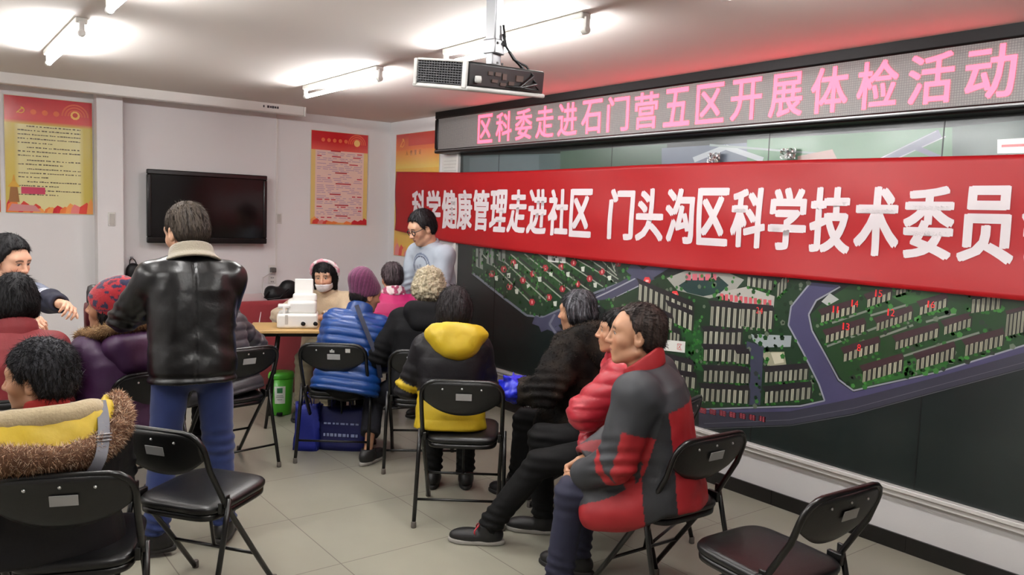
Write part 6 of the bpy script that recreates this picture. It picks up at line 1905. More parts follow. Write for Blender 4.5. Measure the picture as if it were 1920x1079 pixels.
def person_furhood():
    p = Pose(-3.69, -4.45, 88, pz=0.51, lean=-2, S=0.86, head=(62, 4, 0), hs=1.12, hand_l=(-0.14, 0.3, 0.62), hand_r=(0.14, 0.3, 0.62), sh=0.2, neck=0.075, hunch=0.0)
    body(p, 'person', 'person with grey streaked black hair in dark coat with yellow fur trimmed hood, lower left', 'old', face=0.0036, female=True)
    hr = hair(p, 'short', (18, 17, 19), (58, 58, 64), thick=0.02, wave=0.006, seed=1.0, h=0.0048)
    V, N = mesh_points(hr)
    ok = (V + root_base(p.root) - p.hd) @ p.Hd[:, 1] < 0.06
    tufts('hair_strands', V[ok] + root_base(p.root), N[ok] * 0.5 + np.array([0, 0, -0.35]), 2600, 0.03, 0.0011, FURS, p.root, ((20, 19, 21), (34, 33, 36), (70, 70, 76), (24, 22, 24)), seed=3, droop=0.25)
    jacket(p, 'coat', BLKNYL, bulk=1.18, arm=1.25, hem=-0.05, wrinkle=0.008, spread=1.02)
    g = lambda q: p.nk + p.T @ vv(q)
    fur = smooth_path([g(q) for q in ((0.21, 0.02, 0.0), (0.21, -0.09, -0.03), (0.155, -0.18, -0.075), (0.06, -0.22, -0.098), (-0.10, -0.22, -0.09), (-0.23, -0.17, -0.06), (-0.3, -0.04, -0.03))], 24)
    roll = smooth_path([g(q) for q in ((0.145, -0.05, -0.005), (0.11, -0.105, 0.012), (0.02, -0.135, 0.012), (-0.1, -0.12, 0.005), (-0.19, -0.06, -0.005), (-0.2, 0.04, -0.01))], 24)
    F = chain(fur, 0.036)
    lo, hi = box_of(fur, 0.1)
    fo = solid('fur_trim', F, lo, hi, 0.009, mat('fur_base', (96, 66, 46), 0.9, var=0.3, scale=25), p.root, lambda V: 0.008 * noise(V, 30.0))
    V, N = mesh_points(fo)
    tufts('fur_strands', V + root_base(p.root), N, 12000, 0.022, 0.0013, FURS, fo, ((150, 112, 84), (116, 78, 56), (184, 152, 122), (88, 58, 44), (206, 184, 160)), seed=4, droop=0.3)
    lo, hi = box_of(roll, 0.08)
    solid('fleece_collar', chain(roll, 0.034), lo, hi, 0.008, BEIGEF, p.root, lambda V: 0.004 * noise(V, 14.0))
    n = 24

    def lining(u, v):
        i = min(int(u * n), n)
        a, b = roll[i], fur[i]
        q = a + (b - a) * (0.02 + 0.96 * v) + p.T[:, 2] * (0.03 * math.sin(PI * v) + 0.012) + p.T[:, 2] * 0.006 * math.sin(u * 40 + v * 5)
        return tuple(q - p.base)
    MB().sheet(n, 8, lining, tuple(-p.T[:, 2] * 0.02)).build('hood_lining', YEL, p.root, smooth=True)
    st = smooth_path([g(q) for q in ((0.15, -0.085, 0.04), (0.15, -0.15, 0.0), (0.14, -0.225, -0.05), (0.12, -0.275, -0.11), (0.08, -0.235, -0.19), (0.03, -0.19, -0.27))], 14)
    strap_path('bag_strap', [tuple(q) + tuple(-p.T[:, 1] * 0.8 + p.T[:, 2] * 0.5) for q in st], 0.036, 0.004, STRAP, p.root)
    bk = [st[5] * (1 - a) + st[6] * a for a in (0.0, 0.4, 0.8)]
    m = MB()
    for q in bk:
        w = p.T[:, 0] * 0.023
        m.tube([tuple(q - w - p.T[:, 1] * 0.006 - p.base), tuple(q + w - p.T[:, 1] * 0.006 - p.base)], 0.0028, 6)
    m.build('strap_slider', mat('steel_buckle', (150, 150, 152), 0.3, metal=0.8), p.root, smooth=True)
    trousers(p, BLACKC)
    shoes(p)
    smooth_collar(p, 'scarf', mat('red_scarf', (170, 40, 36), 0.8, var=0.1), r0=0.066, r1=0.062, z0=-0.04, z1=0.045, t=0.012)


REDJ = mat('dark_red_cloth', (112, 16, 24), 0.65, var=0.1, scale=10, bump=0.08, bscale=60)


def person_redjacket():
    p = Pose(-3.66, -3.30, 88, pz=0.55, lean=10, S=0.98, head=(0, 8, 0), hs=1.04, hand_l=(-0.10, 0.34, 0.80), hand_r=(0.08, 0.34, 0.80), elb_l=(-0.4, -0.3, -0.9), elb_r=(0.3, -0.3, -0.9), sh=0.15)
    body(p, 'person', 'person with black hair in dark red jacket, back turned, at the left table', 'old', face=0.006, female=True)
    hair(p, 'bob', (14, 13, 15), (26, 25, 28), thick=0.013, length=-0.02, wave=0.003, seed=11.0)
    jacket(p, 'jacket', REDJ, bulk=0.98, arm=1.05, hem=-0.08, wrinkle=0.008)
    smooth_collar(p, 'collar', REDJ, z0=-0.05, z1=0.05, r0=0.08, r1=0.07, t=0.012)
    trousers(p, BLACKC)
    shoes(p)


PURP = mat('purple_nylon', (58, 28, 64), 0.48, var=0.12, scale=12, bump=0.08, bscale=60)
KNIT = mat('knit_wool', (255, 255, 255), 0.9, var=0.15, scale=40, attr=True, bump=0.3, bscale=140, sheen=0.2)


def hat(p, name, rgbf, rise=0.02, zf=0.045, zb=-0.045, thick=0.02, rib=0.0, slouch=(0, 0, 0), h=0.006, tiltf=0.0):
    g, R, s = p.hw, p.Hd, p.hs
    base = [ell(g((0, -0.022, 0.04)), vv(0.078 + thick, 0.097 + thick, 0.09 + thick) * s, R), ell(g((slouch[0], -0.035 + slouch[1], 0.06 + rise + slouch[2])), vv(0.068 + thick, 0.08 + thick, 0.072 + thick) * s, R)]

    def F(P):
        d = smin([q(P) for q in base], 0.03)
        L = (P - p.hd) @ R / s
        line = np.interp(L[:, 1], [-0.1, 0.0, 0.1], [zb, (zf + zb) / 2 + 0.004, zf])
        d = smax(d, (line - L[:, 2]) * s, 0.012)
        return np.maximum(d, -ell(g((0, -0.022, 0.03)), vv(0.078, 0.097, 0.085) * s, R)(P))
    lo, hi = box_of([g((a, b, c)) for a in (-0.11, 0.11) for b in (-0.15, 0.12) for c in (-0.08, 0.2)], 0.04)

    def D(V):
        L = (V - p.hd) @ R / s
        a = np.arctan2(L[:, 0], L[:, 1] + 0.02)
        return rib * np.abs(np.sin(a * 26)) + 0.003 * noise(V, 25.0)
    return solid(name, F, lo, hi, h, KNIT, p.root, D, lambda V: rgbf((V - p.hd) @ R / s))


def person_purple():
    p = Pose(-3.17, -3.08, 118, pz=0.51, lean=6, S=0.92, head=(30, -6, -8), hand_l=(-0.12, 0.34, 0.80), hand_r=(0.12, 0.34, 0.80), hs=1.05)
    body(p, 'person', 'person in purple coat and red knit hat having the eye examined at the left table', 'tan', female=True)
    hair(p, 'bob', (18, 16, 18), thick=0.01, seed=4.0)

    def kn(L):
        c = np.tile(lc(150, 18, 30), (len(L), 1))
        n = noise(L * vv(1, 1, 1.6) + 2.2, 34.0)
        c[(n > 0.22) & (L[:, 2] > 0.03)] = lc(26, 25, 58)
        c[(n < -0.5)] = lc(70, 20, 44)
        c[(L[:, 2] < 0.03) & (np.abs(np.sin(L[:, 2] * 120 + L[:, 1] * 20)) > 0.93)] = lc(50, 26, 60)
        return c
    hat(p, 'knit_hat', kn, rise=0.03, zf=0.05, zb=-0.075, thick=0.024, rib=0.003, slouch=(0, -0.03, 0.0))
    jacket(p, 'coat', PURP, bulk=1.22, arm=1.3, hem=-0.08, wrinkle=0.010)
    g = lambda q: p.nk + p.T @ vv(q)
    hd = [cap(g((-0.10, -0.13, -0.06)), g((0.10, -0.13, -0.06)), 0.075, 0.075), cap(g((-0.06, -0.15, -0.14)), g((0.06, -0.15, -0.14)), 0.07, 0.07)]
    lo, hi = box_of([g((0, -0.14, -0.1))], 0.27)
    solid('hood', lambda P: smin([q(P) for q in hd], 0.05), lo, hi, 0.009, PURP, p.root, lambda V: 0.010 * noise(V, 8.0))
    fur = smooth_path([g(q) for q in ((0.17, 0.05, 0.02), (0.17, -0.06, 0.03), (0.09, -0.14, 0.045), (-0.08, -0.14, 0.045), (-0.16, -0.06, 0.02), (-0.15, 0.06, 0.01))], 18)
    lo, hi = box_of(fur, 0.08)
    fo = solid('fur_trim', chain(fur, 0.026), lo, hi, 0.008, mat('tan_fur_base', (120, 92, 62), 0.9, var=0.25, scale=30), p.root)
    V, N = mesh_points(fo)
    tufts('fur_strands', V + root_base(p.root), N, 3500, 0.026, 0.0015, FURS, fo, ((150, 118, 80), (120, 90, 60), (176, 146, 104), (96, 72, 50)), seed=6)
    trousers(p, BLACKC)
    shoes(p)


TOPK = mat('striped_sweatshirt', (255, 255, 255), 0.85, var=0.25, scale=45, attr=True, bump=0.08, bscale=240)


def person_examiner():
    p = Pose(-3.66, -1.95, 296, pz=0.67, lean=10, S=0.97, head=(14, 14, 0), hand_l=('w', -3.315, -2.66, 1.06), hand_r=('w', -3.52, -2.62, 1.0), elb_l=(-0.8, -0.1, -0.55), elb_r=(0.7, -0.1, -0.7), hs=1.1, sh=0.2, neck=0.1,
             foot_l=(-0.16, 0.3, 0), foot_r=(0.16, 0.3, 0), leg=0.46)
    body(p, 'person', 'young person with short black hair in striped sweatshirt holding a dark instrument at far left', (214, 166, 138), dict(L=dict(curl=38, palm=(0.5, 0.2, -0.6), spread=9), R=dict(curl=40, palm=(-0.4, 0, -0.8))), face=0.0045)
    hair(p, 'short', (13, 12, 14), (24, 23, 26), thick=0.015, wave=0.005, seed=14.0, bulk=(0, 0.004, 0.012), bald=0.03, recede=0.01)

    def C(V):
        t = (V - p.pel) @ p.T[:, 2]
        s = arm_s(p, V, 'L')
        aL, aR = arm_mask(p, V, 'L', 0.12), arm_mask(p, V, 'R', 0.12)
        s = np.where(aR, arm_s(p, V, 'R'), s)
        hea, whi, nav = (120, 126, 142), (206, 210, 220), (24, 26, 44)
        rules = [(t < 0.26, whi), (t < 0.235, hea), (t < 0.215, whi), (t < 0.185, nav)]
        a = aL | aR
        rules += [(a, hea), (a & (s > 0.62), whi), (a & (s > 0.74), hea), (a & (s > 0.80), whi), (a & (s > 0.92), nav)]
        return tones(V, rules, hea)
    jacket(p, 'sweatshirt', TOPK, bulk=1.03, arm=1.12, hem=-0.1, col=C, h=0.007, sl_l=0.62, sl_r=0.62, wrinkle=0.009)
    smooth_collar(p, 'collar', mat('grey_rib', (120, 126, 142), 0.85), z0=-0.02, z1=0.02, r0=0.078, r1=0.072, t=0.009)
    trousers(p, BLACKC)
    shoes(p)
    # the instrument held to the patient's eye
    it = empty('eye_instrument', (-3.285, -2.74, 1.07))
    im = mat('instrument_black', (24, 20, 22), 0.4)
    MB().lathe([(0.012, -0.03), (0.03, -0.02), (0.036, 0.01), (0.036, 0.06), (0.03, 0.09), (0.014, 0.10)], (0.03, 0, 0.03), 18, 'z', 1.2).build('scope_head', im, it, smooth=True)
    MB().lathe([(0.012, -0.11), (0.019, -0.105), (0.02, 0.0), (0.017, 0.03), (0.012, 0.035)], (0, 0, 0.0), 16).build('handle', mat('instrument_maroon', (84, 30, 34), 0.4), it, smooth=True)
    MB().lathe([(0.02, -0.006), (0.028, -0.004), (0.028, 0.006), (0.02, 0.01)], (0.075, 0, 0.075), 18, 'x').build('eyecup', BLACKC, it, smooth=True)
    tag(it, 'dark handheld eye instrument held in front of the red knit hat', 'eye instrument')


CREAM = mat('cream_fleece_top', (186, 166, 138), 0.95, var=0.1, scale=70, bump=0.25, bscale=120, sheen=0.3)


def person_masked():
    p = Pose(-1.25, -1.30, 232, pz=0.52, lean=8, S=0.92, head=(0, 10, 3), hand_l=(-0.05, 0.42, 0.80), hand_r=(0.24, 0.42, 0.80), hs=1.08, elb_l=(-0.8, 0.1, -0.5), elb_r=(0.8, 0.1, -0.5))
    body(p, 'person', 'masked person in cream sweater and pale headband smiling behind the wooden table', 'fair', dict(L=dict(curl=20), R=dict(curl=20)), female=True, face=0.0045)
    hr = hair(p, 'bob', (16, 14, 16), thick=0.016, length=0.02, wave=0.004, seed=17.0, bald=-0.018)
    g, R, s = p.hw, p.Hd, p.hs
    # face mask hugging nose, cheeks and chin
    hf = head_sdf(p, True)

    def M(P):
        L = (P - p.hd) @ R / s
        d = np.abs(smin([hf(P), ell(g((0, 0.06, -0.06)), vv(0.045, 0.05, 0.045) * s, R)(P)], 0.03) - 0.005) - 0.0028
        d = smax(d, (np.abs(L[:, 2] + 0.068) - 0.037 + 0.18 * np.abs(L[:, 0])) * s, 0.004)
        return smax(d, (0.012 - L[:, 1]) * s, 0.004)
    lo, hi = box_of([g((a, b, c)) for a in (-0.08, 0.08) for b in (0.0, 0.13) for c in (-0.12, -0.02)], 0.01)
    mk = solid('face_mask', M, lo, hi, 0.0042, mat('white_mask', (226, 224, 226), 0.8, var=0.04), p.root)
    for sd in (-1, 1):
        MB().tube([tuple(g(q) - p.base) for q in ((sd * 0.06, 0.03, -0.055), (sd * 0.078, 0.0, -0.02), (sd * 0.085, -0.02, 0.01))], 0.0016, 6).build('ear_loop', mat('white_mask'), mk, smooth=True)
    band = [g((0.112 * math.cos(a), -0.022 + 0.03 * math.sin(a), 0.035 + 0.104 * math.sin(a))) for a in np.linspace(-0.2, PI + 0.2, 20)]
    fb = chain(band, 0.013, k=0.01)
    lo, hi = box_of(band, 0.03)
    solid('headband', fb, lo, hi, 0.005, KNIT, p.root, lambda V: 0.003 * noise(V, 70.0), lambda V: np.where((noise(V, 40.0) > 0.1)[:, None], lc(214, 150, 164), lc(226, 214, 214)))
    jacket(p, 'sweater', CREAM, bulk=1.12, arm=1.2, hem=-0.1, wrinkle=0.009)
    smooth_collar(p, 'collar', CREAM, z0=-0.04, z1=0.04, r0=0.085, r1=0.072, t=0.012)
    trousers(p, mat('khaki_cloth', (120, 112, 92), 0.8, var=0.15))
    shoes(p)


BLUEP = mat('blue_puffer_nylon', (16, 58, 122), 0.38, var=0.1, scale=12, bump=0.1, bscale=60)


def person_blue():
    p = Pose(-1.745, -2.70, 60, pz=0.52, lean=17, side=8, S=0.93, head=(-58, 14, 0), hand_l=(-0.12, 0.34, 0.70), hand_r=(0.12, 0.36, 0.72), elb_l=(-0.35, -0.4, -0.9), elb_r=(0.35, -0.4, -0.9), hs=1.05, sh=0.16)
    body(p, 'person', 'person in blue quilted puffer and purple beanie seated at the table', 'tan', female=True)
    hair(p, 'short', (40, 34, 34), thick=0.006)
    hat(p, 'beanie', lambda L: np.where((np.sin(np.arctan2(L[:, 0], L[:, 1] + 0.02) * 26) > 0.2)[:, None], lc(104, 46, 82), lc(84, 34, 66)), rise=0.04, zf=0.04, zb=-0.06, thick=0.014, rib=0.004, slouch=(0, -0.03, 0.0))
    jacket(p, 'puffer_jacket', BLUEP, bulk=1.12, arm=1.15, hem=-0.08, wrinkle=0.005, quilt=(0.055, 0.013))
    smooth_collar(p, 'collar', BLUEP, z0=-0.05, z1=0.055, r0=0.082, r1=0.074, t=0.013)
    g = lambda q: p.nk + p.T @ vv(q)
    st = smooth_path([g(q) for q in ((-0.02, -0.135, 0.03), (0.03, -0.17, -0.06), (0.10, -0.185, -0.18), (0.17, -0.175, -0.30), (0.215, -0.1, -0.42))], 12)
    strap_path('bag_strap', [tuple(q) + tuple(-p.T[:, 1]) for q in st], 0.03, 0.004, mat('navy_webbing', (22, 26, 48), 0.7), p.root)
    trousers(p, BLACKC)
    shoes(p)


MAG = mat('magenta_cloth', (162, 14, 84), 0.6, var=0.08, scale=10, bump=0.05, bscale=100)


def person_magenta():
    p = Pose(-1.0, -2.0, 75, pz=0.53, lean=8, S=0.94, head=(8, 12, 0), hand_l=(-0.16, 0.34, 0.78), hand_r=(0.16, 0.34, 0.78))
    body(p, 'person', 'person with grey streaked dark hair and magenta top beyond the purple beanie', 'old', face=0.006)
    hair(p, 'short', (34, 26, 28), (92, 80, 84), thick=0.014, wave=0.004, seed=21.0)
    jacket(p, 'jacket', MAG, bulk=1.12, arm=1.2, hem=-0.08)
    smooth_collar(p, 'scarf', KNIT, z0=-0.03, z1=0.05, r0=0.085, r1=0.076, t=0.014, disp=lambda V: 0.004 * noise(V, 60.0), col=lambda V: np.where((noise(V, 45.0) > 0.0)[:, None], lc(206, 190, 190), lc(150, 60, 90)))
    trousers(p, BLACKC)
    shoes(p)


def person_curly():
    p = Pose(-1.37, -3.08, 55, pz=0.53, lean=11, S=0.985, head=(2, 10, 0), hand_l=(-0.20, 0.30, 0.66), hand_r=(0.18, 0.34, 0.70), foot_l=(-0.36, -0.02, 0.0), foot_r=(0.14, 0.36, 0), knee_l=(-0.5, 1, 0.2), hs=1.03, leg=0.43, toe_l=25)
    body(p, 'person', 'person with white curly hair in black coat seated next to the blue puffer', 'old', female=True)
    hr = hair(p, 'curly', (196, 184, 158), (150, 138, 112), thick=0.026, seed=3.0, h=0.005)
    V, N = mesh_points(hr)
    tufts('hair_curls', V + root_base(p.root), N, 2600, 0.016, 0.002, FURS, p.root, ((206, 196, 172), (176, 164, 138), (222, 214, 196)), seed=9, droop=0.0)
    jacket(p, 'coat', mat('black_wool', (8, 8, 11), 0.8, spec=0.2, var=0.2, scale=12, bump=0.08, bscale=90), bulk=1.18, arm=1.25, hem=-0.08, wrinkle=0.010)
    g = lambda q: p.nk + p.T @ vv(q)
    hd = [cap(g((-0.09, -0.11, -0.02)), g((0.09, -0.11, -0.02)), 0.07, 0.07), cap(g((-0.05, -0.14, -0.10)), g((0.05, -0.14, -0.10)), 0.06, 0.06)]
    lo, hi = box_of([g((0, -0.12, -0.06))], 0.24)
    solid('hood', lambda P: smin([q(P) for q in hd], 0.05), lo, hi, 0.009, mat('black_wool'), p.root, lambda V: 0.008 * noise(V, 9.0))
    trousers(p, mat('dark_navy_cloth', (20, 20, 30), 0.8, var=0.15), hemgap=0.14)
    shoes(p, sole=SOLE_PALE)


TWO = mat('black_yellow_nylon', (255, 255, 255), 0.55, spec=0.3, var=0.1, scale=14, attr=True, bump=0.1, bscale=60)


def person_yellow():
    p = Pose(-1.69, -3.88, 56, pz=0.53, lean=8, S=0.93, head=(-6, 24, 0), hand_l=(-0.12, 0.3, 0.66), hand_r=(0.12, 0.3, 0.66), elb_l=(-0.6, -0.3, -0.8), elb_r=(0.35, -0.2, -0.9), hs=1.06, sh=0.155)
    body(p, 'person', 'person with black bobbed hair in black jacket with yellow hood, back turned, front centre', 'old', female=True)
    hair(p, 'bob', (24, 20, 22), (44, 38, 40), thick=0.016, length=0.015, wave=0.005, seed=31.0, h=0.005)
    yb, bk = (176, 150, 26), (17, 15, 19)

    def C(V):
        t = (V - p.pel) @ p.T[:, 2]
        rules = [(t < 0.145, yb)]
        for sd in 'LR':
            a = arm_mask(p, V, sd, 0.12)
            s = arm_s(p, V, sd)
            rules += [(a, bk), (a & (s > 0.84) & (s < 0.985), yb)]
        return tones(V, rules, bk)
    jacket(p, 'jacket', TWO, bulk=0.98, arm=1.08, hem=-0.06, col=C, h=0.007, wrinkle=0.009, quilt=(0.11, 0.005))
    g = lambda q: p.nk + p.T @ vv(q)
    hd = [ell(g((0.02, -0.105, -0.005)), (0.175, 0.085, 0.085), p.T), ell(g((0.02, -0.13, -0.06)), (0.12, 0.075, 0.085), p.T)]
    inn = ell(g((0.02, -0.08, 0.065)), (0.14, 0.07, 0.085), p.T)
    lo, hi = box_of([g((0, -0.1, -0.09))], 0.26)
    solid('hood', lambda P: smax(smin([q(P) for q in hd], 0.04), -inn(P), 0.015), lo, hi, 0.007, YEL, p.root, lambda V: 0.009 * noise(V, 11.0) + 0.004 * noise(V, 26.0))
    trousers(p, BLACKC, bulk=0.86)
    shoes(p)


SWEAT = mat('pale_sweatshirt', (255, 255, 255), 0.85, var=0.06, scale=30, attr=True, bump=0.06, bscale=200)


def person_glasses():
    p = Pose(-0.67, -2.11, 186, pz=0.93, lean=11, S=0.98, head=(-8, 26, 0), hand_l=(-0.24, 0.26, 0.82), hand_r=(0.24, 0.26, 0.82), elb_l=(-0.6, -0.5, -0.5), elb_r=(0.6, -0.5, -0.5), foot_l=(-0.1, 0.0, 0), foot_r=(0.1, 0.03, 0), knee_l=(0, 1, 0), knee_r=(0, 1, 0), hs=1.06, sh=0.19, leg=0.43)
    body(p, 'person', 'young person in glasses and pale grey blue sweatshirt standing before the banner, looking down', 'fair', dict(L=dict(curl=25), R=dict(curl=25)), face=0.0038)
    hair(p, 'short', (12, 11, 14), (22, 20, 24), thick=0.013, wave=0.003, seed=41.0, bulk=(0, 0.003, 0.006), bald=0.026, recede=0.008)
    base, dark = (150, 158, 168), (56, 64, 82)

    def C(V):
        L = (V - p.pel) @ p.T
        x, t = L[:, 0], L[:, 2] - 0.33
        r = np.sqrt(x * x + t * t)
        fr = (L[:, 1] > 0.02) & (np.abs(x) < 0.13)
        rules = [(fr & (r > 0.078) & (r < 0.088) & (t > -0.04), dark), (fr & (r > 0.094) & (r < 0.108) & (t > -0.05), (96, 106, 124)), (fr & (np.abs(x + 0.01) < 0.012) & (np.abs(t - 0.0) < 0.022), (120, 128, 142)), (fr & (np.abs(x - 0.03) < 0.007) & (np.abs(t + 0.01) < 0.02), (120, 128, 142))]
        return tones(V, rules, base)
    jacket(p, 'sweatshirt', SWEAT, bulk=0.98, arm=1.1, hem=-0.1, col=C, h=0.006, wrinkle=0.010)
    smooth_collar(p, 'collar', mat('pale_rib', (150, 158, 168), 0.85), z0=-0.02, z1=0.018, r0=0.076, r1=0.07, t=0.008)
    g = p.hw
    gl = MB()
    for sd in (-1, 1):
        gl.tube([tuple(g((sd * 0.033 + 0.024 * math.cos(a), 0.098 - 0.006 * abs(math.cos(a)), 0.004 + 0.019 * math.sin(a))) - p.base) for a in np.linspace(0, 2 * PI, 20, endpoint=False)], 0.0034, 6, closed=True)
        gl.tube([tuple(g(q) - p.base) for q in ((sd * 0.056, 0.094, 0.008), (sd * 0.072, 0.06, 0.010), (sd * 0.08, 0.0, 0.010), (sd * 0.078, -0.02, 0.0))], 0.0028, 6)
    gl.tube([tuple(g(q) - p.base) for q in ((-0.01, 0.1, 0.008), (0, 0.104, 0.011), (0.01, 0.1, 0.008))], 0.003, 6)
    gl.build('glasses', mat('glasses_black', (12, 12, 13), 0.3), p.root, smooth=True)
    trousers(p, BLACKC)
    shoes(p)


FURC = mat('brown_fur_cloth', (255, 255, 255), 0.85, var=0.25, scale=30, attr=True, bump=0.3, bscale=60, spec=0.2)


def person_furcoat():
    p = Pose(-0.97, -4.26, 112, pz=0.53, lean=8, S=0.93, head=(2, 6, 0), hand_l=('w', -1.34, -4.06, 0.68), hand_r=(0.14, 0.36, 0.68), elb_l=(-0.8, -0.1, -0.6), hs=1.04, sh=0.2)
    body(p, 'person', 'person with grey black hair in shaggy dark brown coat by the map board', 'old', dict(L=dict(curl=60)), female=True)
    hair(p, 'bob', (26, 24, 28), (104, 104, 110), thick=0.014, length=-0.035, wave=0.004, seed=51.0)

    def C(V):
        n = noise(V, 9.0) + 0.5 * noise(V, 22.0)
        m = np.clip(0.5 + 0.9 * n, 0, 1)[:, None]
        return lc(14, 12, 11) * (1 - m) + lc(46, 38, 30) * m
    jk = jacket(p, 'fur_coat', FURC, bulk=1.26, arm=1.5, hem=-0.14, wrinkle=0.022, col=C, spread=1.12, extra=[cap(p.hipL, p.hipL * 0.5 + p.knL * 0.5, 0.13, 0.12), cap(p.hipR, p.hipR * 0.5 + p.knR * 0.5, 0.13, 0.12)])
    V, N = mesh_points(jk)
    tufts('fur_strands', V + root_base(p.root), N, 9000, 0.017, 0.0022, FURS, jk, ((20, 18, 16), (32, 27, 23), (15, 14, 13), (48, 41, 34)), seed=12, droop=0.5)
    g = lambda q: p.nk + p.T @ vv(q)
    hd = [cap(g((-0.11, -0.10, -0.01)), g((0.10, -0.10, -0.01)), 0.09, 0.08), cap(g((-0.07, -0.16, -0.10)), g((0.05, -0.16, -0.10)), 0.10, 0.09), cap(g((-0.15, 0.04, -0.02)), g((-0.13, -0.08, -0.02)), 0.07, 0.09)]
    lo, hi = box_of([g((0, -0.12, -0.04))], 0.28)
    h_ = solid('hood', lambda P: smin([q(P) for q in hd], 0.05), lo, hi, 0.009, FURC, p.root, lambda V: 0.014 * noise(V, 10.0), C)
    V, N = mesh_points(h_)
    tufts('fur_strands', V + root_base(p.root), N, 3500, 0.02, 0.0022, FURS, h_, ((26, 23, 20), (44, 37, 30), (20, 18, 16), (66, 56, 45)), seed=13, droop=0.5)
    trousers(p, BLACKC)
    shoes(p)
    return p


GREYQ = mat('grey_quilted_nylon', (58, 56, 60), 0.5, var=0.12, scale=14, bump=0.1, bscale=60)


def person_greyquilt():
    p = Pose(-2.49, -2.50, 105, pz=0.53, lean=18, side=-6, S=0.93, head=(20, 15, 0), hand_l=(-0.16, 0.36, 0.76), hand_r=(0.2, 0.34, 0.74), elb_r=(0.8, -0.2, -0.6))
    body(p, 'person', 'person in grey quilted coat seated beyond the leather jacket, head out of sight', 'old', face=0.007)
    hair(p, 'short', (40, 38, 40), thick=0.012)
    jacket(p, 'coat', GREYQ, bulk=1.2, arm=1.25, hem=-0.08, quilt=(0.06, 0.010))
    trousers(p, BLACKC)
    shoes(p)


PEOPLE = {}
for fn in (person_leather, person_shell, person_pink, person_furhood, person_redjacket, person_purple, person_examiner, person_masked, person_blue, person_magenta, person_curly, person_yellow, person_glasses, person_furcoat, person_greyquilt):
    PEOPLE[fn.__name__] = fn()
# ------------------------------------------------------------------ tables and what lies on them
WOODT = mat('pale_wood_laminate', (188, 152, 96), 0.4, var=0.12, scale=5, stretch=(1, 9, 9))
CREAMT = mat('cream_laminate', (196, 188, 168), 0.4, var=0.05)


def frame_rot(deg):
    return Matrix.Rotation(math.radians(deg), 3, 'Z')


def folding_table(loc, deg, w, d, z, top, label):
    root = empty('folding_table', loc, math.radians(deg))
    MB().box((0, 0, z - 0.0125), (w, d, 0.025)).build('tabletop', top, root, bevel=0.006)
    MB().box((0, 0, z - 0.04), (w - 0.1, d - 0.1, 0.028)).build('apron', CHM, root, bevel=0.003)
    for s in (-1, 1):
        x = s * (w / 2 - 0.16)
        for t in (-1, 1):
            MB().tube([(x - s * 0.05, t * (d / 2 - 0.06), z - 0.04), (x + s * 0.03, t * (d / 2 - 0.03), 0.0)], 0.012, 10).build('leg', CHM, root, smooth=True)
        MB().tube([(x + s * 0.012, -(d / 2 - 0.036), 0.18), (x + s * 0.012, d / 2 - 0.036, 0.18)], 0.008, 8).build('crossbar', CHM, root, smooth=True)
    tag(root, label, 'table')
    return root


TD = -24.0
tx, ty = Vector((math.cos(math.radians(TD)), math.sin(math.radians(TD)), 0)), Vector((-math.sin(math.radians(TD)), math.cos(math.radians(TD)), 0))
tc = Vector((-2.075, -1.725, 0)) + tx * 0.46 + ty * 0.21
folding_table(tuple(tc), TD, 0.92, 0.44, 0.745, WOODT, 'narrow folding table with pale wood top in front of the masked person')
folding_table((-3.46, -2.42, 0), 0, 1.1, 0.5, 0.75, CREAMT, 'cream topped table at far left between the red jacket and the striped sweatshirt')


def tbox(mb, c, s, rx=0.0):
    p = tc + tx * c[0] + ty * c[1]
    mb.box((p.x, p.y, c[2]), s, frame_rot(TD) @ Matrix.Rotation(rx, 3, 'X'))
    return mb


# white eye examination machine
mw = mat('machine_white', (222, 221, 216), 0.38, var=0.03)
mp_ = tc + tx * -0.13
mroot = empty('eye_test_machine', (mp_.x, mp_.y, 0.745))


def part_box(name, items, material, bevel=0.012):
    m = MB()
    for c, s, rx in items:
        p = tx * c[0] + ty * c[1]
        m.box((p.x, p.y, c[2]), s, frame_rot(TD) @ Matrix.Rotation(rx, 3, 'X'))
    return m.build(name, material, mroot, bevel=bevel, seg=3)


part_box('base', [((0.02, 0, 0.055), (0.30, 0.26, 0.11), 0)], mw, 0.018)
part_box('body', [((0.05, 0.02, 0.155), (0.22, 0.2, 0.10), 0.0)], mw, 0.025)
part_box('head', [((0.07, 0.05, 0.215), (0.18, 0.15, 0.07), -0.15)], mw, 0.02)
part_box('screen', [((0.06, 0.09, 0.30), (0.14, 0.025, 0.12), -0.12)], mw, 0.008)
part_box('screen_face', [((0.06, 0.105, 0.302), (0.12, 0.004, 0.10), -0.12)], mat('screen_grey', (150, 160, 158), 0.3), 0.002)
part_box('chin_rest', [((-0.08, -0.07, 0.165), (0.09, 0.05, 0.025), 0.2), ((-0.08, -0.09, 0.12), (0.02, 0.02, 0.09), 0)], mw, 0.008)
part_box('port', [((-0.06, -0.13, 0.07), (0.02, 0.008, 0.07), 0)], mat('grey_plastic'), 0.002)
for dx in (0.06, 0.15):
    p = tx * dx + ty * -0.14
    MB().lathe([(0.0, -0.02), (0.014, -0.018), (0.016, 0.0), (0.008, 0.008), (0.008, 0.03), (0.0, 0.032)], (p.x, p.y, 0.04), 14, 'y').build('knob', BLACKC, mroot, smooth=True)
tag(mroot, 'white eye testing machine standing on the narrow wooden table', 'eye test machine')
m = tbox(MB(), (0.25, -0.10, 0.7475), (0.20, 0.14, 0.004))
tag(m.build('paper_pad', mat('notice_paper'), bevel=0.001), 'white paper pad beside the eye testing machine', 'paper pad')
q0, q1 = tc + tx * 0.21 + ty * -0.09, tc + tx * 0.35 + ty * -0.06
